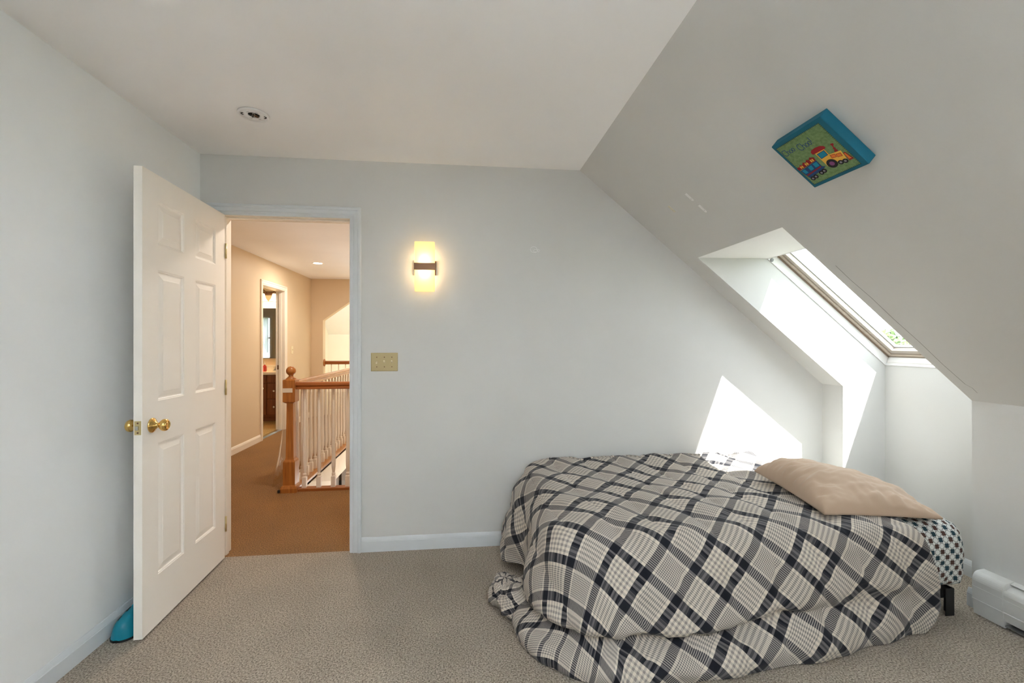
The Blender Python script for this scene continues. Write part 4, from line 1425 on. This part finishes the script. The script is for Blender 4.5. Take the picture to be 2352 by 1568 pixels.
def baluster_mesh():
    bm = bmesh.new()
    bm_box(bm, -.0185, .0185, -.0185, .0185, 0.018, 0.115)
    prof_ = [(0.0185, 0.115), (0.013, 0.122), (0.0165, 0.132), (0.0165, 0.140), (0.0115, 0.150), (0.0135, 0.165), (0.0175, 0.20), (0.0180, 0.26), (0.0165, 0.36), (0.0140, 0.60), (0.0120, 0.82), (0.0115, 0.90)]
    rv = [[bm.verts.new((r * math.cos(2 * math.pi * i / 12), r * math.sin(2 * math.pi * i / 12), h)) for i in range(12)] for r, h in prof_]
    for a_, c_ in zip(rv, rv[1:]):
        for i in range(12):
            bm.faces.new((a_[i], a_[(i + 1) % 12], c_[(i + 1) % 12], c_[i]))
    return from_bm(bm)
bal = baluster_mesh(); bal.materials.append(M['hall_trim_paint'])
def add_bal(x, y, par=rl):
    o = bpy.data.objects.new('baluster', bal)
    C.objects.link(o); o.parent = par
    o.location = Vector((x, y, 0)) - origin(par)
for i in range(9):
    add_bal(-1.380 + i * 0.1235, NY + .012)
for i in range(33):
    add_bal(NX + 0.004, 4.30 + i * 0.1235)
# clear plastic guard sheet along the landing side
n, k = 90, 26
Q = np.zeros((n, k, 3))
for i in range(n):
    y = NY - 0.01 + i / (n - 1) * 2.6
    for j in range(k):
        t = j / (k - 1)
        fl_ = (1 - t) ** 1.6 * 0.085 * math.exp(-i / 34)
        Q[i, j] = (NX - 0.058 - fl_ + 0.007 * math.sin(i * 0.5 + t * 2) * (0.4 + 0.6 * math.sin(3 * t)), y - 0.03 * (1 - t) * math.exp(-i / 10), 0.045 + t * 0.80)
ps = link('plastic_guard', gridm(Q), 'clear_plastic', None, True)
tag(ps, 'clear plastic guard sheet fixed along the balusters behind the newel', 'plastic sheet')
Q2 = np.zeros((60, 20, 3))
for i in range(60):
    x = NX + 0.06 + i / 59 * 1.1
    for j in range(20):
        t = j / 19
        Q2[i, j] = (x, NY + 0.050 + 0.006 * math.sin(i * 0.45 + t * 2.5), 0.06 + t * 0.80)
ps2 = link('plastic_guard', gridm(Q2), 'clear_plastic', None, True)
tag(ps2, 'clear plastic guard sheet behind the four front balusters', 'plastic sheet')
box('clip', NX - 0.085, NX - 0.066, NY - .08, NY - 0.058, 0.006, 0.030, 'dark_void', rl, 0.003)

# far guard rail in the overlook opening
fr_ = thing('overlook_railing', (-2.1, HYF + .07, 0), 'short oak guard rail with round wall rosette in the far opening', 'railing')
lathe('rosette', [(0, 0), (0.064, 0), (0.066, 0.008), (0.058, 0.016), (0.040, 0.020), (0, 0.022)], (OX + .001, HYF + .07, 0.945), 'x', 'oak', fr_, 28)
prism('handrail', [(HYF + .07 + a_, 0.915 + c_) for a_, c_ in hr], 'x', OX + 0.018, HXR, 'oak_along_x', fr_)
me = lathem([(0.008, 0.0), (0.008, 0.92)], (0, 0, 0), 'z', 10); me.materials.append(M['hall_trim_paint'])
for i in range(9):
    o = bpy.data.objects.new('baluster', me); C.objects.link(o); o.parent = fr_
    o.location = Vector((-2.315 + i * 0.122, HYF + .07, 0)) - fr_.location
box('bottom_rail', OX, HXR, HYF + .02, HYF + .12, -0.03, 0.012, 'oak_along_x', fr_)

# ------------------------------------------------------------------ hall lighting
def downlight(x, y, label, energy):
    g = thing('recessed_downlight', (x, y, ZC), label, 'ceiling light', 'recessed hall downlights')
    bm = bmesh.new(); rv = []
    for r, h in ((0.062, ZC - 0.0005), (0.060, ZC - 0.004), (0.075, ZC - 0.006), (0.082, ZC - 0.003), (0.083, ZC - .0005)):
        rv.append([bm.verts.new((x + r * math.cos(2 * math.pi * i / 36), y + r * math.sin(2 * math.pi * i / 36), h)) for i in range(36)])
    for a_, c_ in zip(rv, rv[1:]):
        for i in range(36):
            bm.faces.new((a_[i], a_[(i + 1) % 36], c_[(i + 1) % 36], c_[i]))
    link('trim_ring', from_bm(bm), 'white_plastic', g, True)
    lathe('lens', [(0, -0.004), (0.060, -0.004), (0.060, -0.001), (0, -0.001)], (x, y, ZC), 'z', 'lamp_lens', g, 32)
    lamp_light('downlight_beam', 'AREA', (x, y, ZC - 0.012), energy, (1.0, 0.90, 0.79), g, 0.12, shape='DISK')
downlight(-2.029, 6.67, 'round lit recessed downlight in the hall ceiling', 11)
downlight(-0.95, 3.62, 'added unseen downlight in the hall ceiling just past the doorway', 11)  # out of view, added so warm light reaches the open door
lamp_light('stair_fill', 'AREA', (-0.9, 6.3, ZC - .02), 7, (1.0, 0.86, 0.70), None, 0.25)  # added fill light over the stairs, no fixture
lamp_light('overlook_fill', 'AREA', (-1.0, 9.3, 2.2), 2.2, (1.0, 0.88, 0.70), None, 0.6)  # unseen fill added to brighten the space past the far opening
sd_ = lamp_light('stairwell_fill', 'AREA', (-0.86, 6.7, -0.9), 26, (1.0, 0.96, 0.93), None, 0.8, shape='RECTANGLE', size_y=2.2)  # upward fill added to lighten the hall ceiling, no window behind it
sd_.rotation_euler = (math.pi, 0, 0)
lamp_light('lower_hall_fill', 'AREA', (-2.3, 5.6, -0.30), 22, (1.0, 0.90, 0.78), None, 0.4)  # fill light added for the lower storey, no fixture

# switch by the bathroom door
s2 = thing('rocker_switch', (HXL, 7.408, 1.187), 'ivory switch plate beside the bathroom door casing', 'switch')
box('plate', HXL, HXL + 0.006, 7.372, 7.444, 1.128, 1.246, 'ivory_toggle', s2, 0.002)
box('toggle', HXL + .006, HXL + 0.018, 7.402, 7.414, 1.180, 1.200, 'ivory_toggle', s2, 0.002)

# ------------------------------------------------------------------ bathroom seen through the far doorway
BX0, BYN = -5.2, 5.45
struct(box('floor_bathroom', BX0, HXL - WT + .004, BYN, HYF, -0.02, 0.004, 'bath_floor_tile'))
struct(box('ceiling_bathroom', BX0, HXL - WT + .01, BYN, HYF, ZC, ZC + .05, 'hall_ceiling_paint'))
struct(box('wall_bathroom_back', BX0, HXL - .1, HYF, HYF + .05, 0, ZC, 'hall_paint'))
struct(box('wall_bathroom_left', BX0 - .05, BX0, BYN, HYF, 0, ZC, 'cream_paint'))
# wall with the window that the mirror shows
pts = [(BX0, 0), (HXL - WT, 0), (HXL - WT, ZC), (BX0, ZC)]
bw = group_empty('wall_bathroom_front', (-4, BYN, 0))
WX0, WX1, WZ0, WZ1 = -5.08, -4.47, 0.95, 1.88
for (a_, c_, e_, f_) in ((BX0, WX0, 0, ZC), (WX1, HXL - WT, 0, ZC), (WX0, WX1, 0, WZ0), (WX0, WX1, WZ1, ZC)):
    box('wall_panel', a_, c_, BYN - .06, BYN, e_, f_, 'wall_paint', bw)
w3 = group_empty('window_3', ((WX0 + WX1) / 2, BYN, WZ0))
for (a_, c_, e_, f_) in ((WX0 - .06, WX0, WZ0 - .06, WZ1 + .06), (WX1, WX1 + .06, WZ0 - .06, WZ1 + .06), (WX0, WX1, WZ1, WZ1 + .06), (WX0 - .08, WX1 + .08, WZ0 - .08, WZ0)):
    box('casing', a_, c_, BYN - .002, BYN + .018, e_, f_, 'trim_paint', w3)
box('pane', WX0, WX1, BYN - .04, BYN - .036, WZ0, WZ1, 'clear_glass', w3)
box('sash_rail', WX0, WX1, BYN - .05, BYN - .02, (WZ0 + WZ1) / 2 - .02, (WZ0 + WZ1) / 2 + .02, 'trim_paint', w3)
portal(((WX0 + WX1) / 2, BYN - .08, (WZ0 + WZ1) / 2), Vector((0, 1, 0)).to_track_quat('-Z', 'Y').to_euler(), .6, 1.05)
Q = np.zeros((60, 6, 3))
for i in range(60):
    for j in range(6):
        Q[i, j] = (WX0 + .02 + i / 59 * .57, BYN + .03 + .012 * math.sin(i * 0.9), WZ0 + .12 + j / 5 * (WZ1 - WZ0 - .10))
tag(link('curtain', gridm(Q), 'curtain_white', None, True), 'white gathered curtain on the bathroom window', 'curtain')

VY, VX0, VX1, VT = 7.790, -3.62, HXL - WT - .02, 0.818
vn = thing('vanity_cabinet', (-3.1, 8.05, 0), 'reddish wood bathroom vanity with pale round knobs', 'cabinet')
box('carcass', VX0, VX1, VY + .02, HYF - .002, 0.085, 0.775, 'vanity_wood', vn)
box('toe_kick', VX0, VX1, VY + .08, HYF - .01, 0.0045, 0.085, 'vanity_wood', vn)
def front(x0, x1, z0, z1, nm, knob):
    f = box(nm, x0, x1, VY, VY + .019, z0, z1, 'vanity_wood', vn, 0.004)
    if knob:
        lathe('knob', [(0, -.030), (.012, -.030), (.0165, -.024), (.014, -.016), (.007, -.010), (.007, 0), (0, 0)], (knob[0], VY, knob[1]), 'y', 'counter', f, 18)
for (a_, c_) in ((-3.61, -3.40), (-3.392, -3.182)):
    front(a_, c_, 0.115, 0.632, 'cabinet_door', (c_ - .045, 0.555))
front(-3.61, -3.182, 0.648, 0.768, 'false_front', None)
front(-3.165, -2.80, 0.385, 0.632, 'drawer', (-3.055, 0.512))
front(-3.165, -2.80, 0.115, 0.370, 'drawer', (-3.055, 0.248))
front(-3.165, -2.80, 0.648, 0.768, 'false_front', None)
ct = box('countertop', VX0 - .01, VX1, VY - .02, HYF - .001, 0.776, VT, 'counter', None, 0.006)
tag(ct, 'cream vanity countertop with a low backsplash', 'countertop')
box('backsplash', VX0 - .01, VX1, HYF - .022, HYF - .001, VT, VT + 0.095, 'counter', ct, 0.003)
fc = thing('faucet', (-3.13, 8.16, VT), 'chrome two-handle faucet on the vanity countertop', 'faucet')
box('deck_plate', -3.21, -3.05, 8.13, 8.19, VT, VT + .018, 'nickel', fc, 0.006)
tube('spout', [(-3.13, 8.16, VT + .015), (-3.13, 8.155, VT + .075), (-3.13, 8.10, VT + .10), (-3.13, 8.03, VT + .075)], [.016, .015, .013, .011], 'nickel', fc, 12)
for x in (-3.19, -3.07):
    lathe('tap_handle', [(0, VT + .015), (.016, VT + .015), (.018, VT + .03), (.012, VT + .05), (.022, VT + .055), (.018, VT + .068), (0, VT + .07)], (x, 8.16, 0), 'z', 'nickel', fc, 16)
bt = thing('soap_bottle', (-3.30, 8.02, VT), 'red soap bottle with a white cap at the edge of the vanity', 'bottle')
lathe('bottle_body', [(0, VT + .0005), (.028, VT + .0005), (.031, VT + .01), (.031, VT + .075), (.024, VT + .095), (.012, VT + .105), (.012, VT + .115), (0, VT + .115)], (-3.30, 8.02, 0), 'z', 'red_soap', bt, 20)
lathe('cap', [(0, VT + .112), (.014, VT + .112), (.014, VT + .135), (.006, VT + .145), (.006, VT + .17), (0, VT + .17)], (-3.30, 8.02, 0), 'z', 'white_plastic', bt, 16)
mr = thing('bathroom_mirror', (-3.2, HYF, 1.03), 'frameless wall mirror above the vanity reflecting a curtained window', 'mirror')
box('mirror_glass', -3.62, -2.80, HYF - .010, HYF - .002, 1.030, 1.905, 'mirror_silver', mr)
vl = thing('vanity_light', (-3.2, HYF, 2.15), 'brass vanity light with glowing bell shades above the mirror', 'lamp')
box('mounting_bar', -3.50, -2.95, HYF - .022, HYF - .001, 2.13, 2.19, 'bronze', vl, 0.004)
for x in (-3.39, -3.205, -3.02):
    arm = tube('arm', [(x, HYF - .02, 2.16), (x, HYF - .06, 2.20), (x, HYF - .11, 2.215), (x, HYF - .14, 2.19), (x, HYF - .145, 2.165)], 0.008, 'bronze', vl, 10)
    lathe('socket', [(0, 2.135), (.024, 2.135), (.022, 2.16), (.010, 2.17), (0, 2.17)], (x, HYF - .145, 0), 'z', 'bronze', vl, 18)
    lathe('bell_shade', [(.024, 2.145), (.030, 2.13), (.036, 2.10), (.048, 2.06), (.070, 2.025), (.078, 2.018), (.074, 2.022), (.046, 2.06), (.034, 2.10), (.026, 2.135)], (x, HYF - .145, 0), 'z', 'bell_shade', vl, 26)
    lamp_light('bulb', 'POINT', (x, HYF - .145, 2.03), 7, (1.0, 0.66, 0.32), vl, 0.03)

# ------------------------------------------------------------------ outdoors, seen through the roof window
struct(box('ground', -40, 60, -40, 60, -3.1, -3.0, 'grass_ground'))
def tree(x, y, ztop, rad, label, seed):
    g = thing('tree', (x, y, -3.0), label, 'tree', 'trees outside the roof window')
    tube('trunk', [(x, y, -3.0), (x + .1, y, -1.8), (x, y + .1, -0.6), (x + .05, y, ztop - rad)], [.22, .17, .13, .05], 'bark', g, 10)
    rnd_ = random.Random(seed)
    vs, fs = [], []
    cz = ztop - rad * 0.95
    for q in range(15000):
        d = Vector((rnd_.gauss(0, 1), rnd_.gauss(0, 1), rnd_.gauss(0, 1))).normalized()
        lump = 1 + 0.28 * mnoise.noise(d * 2.2 + Vector((seed, 0, 0)))
        r_ = rad * lump * rnd_.uniform(0.55, 1.0)
        c_ = Vector((x, y, cz)) + Vector((d.x * r_, d.y * r_, d.z * r_ * 0.9))
        a_ = Vector((rnd_.uniform(-1, 1), rnd_.uniform(-1, 1), rnd_.uniform(-1, 1))).normalized()
        e_ = a_.orthogonal().normalized()
        s = rnd_.uniform(0.06, 0.12)
        i0 = len(vs)
        vs += [c_ - a_ * s, c_ + e_ * s * .5, c_ + a_ * s, c_ - e_ * s * .5]
        fs.append((i0, i0 + 1, i0 + 2, i0 + 3))
    me_ = bpy.data.meshes.new('foliage'); me_.from_pydata([tuple(v_) for v_ in vs], [], fs)
    f = link('foliage', me_, 'leaf_green', g)
    f['kind'] = 'stuff'
tree(10.75, 10.3, 1.62, 1.7, 'leafy green tree outside, tallest one seen through the roof window', 1.0)
tree(18.5, 13.2, 1.6, 2.4, 'leafy green tree further off, lower crown at the pane corner', 4.0)
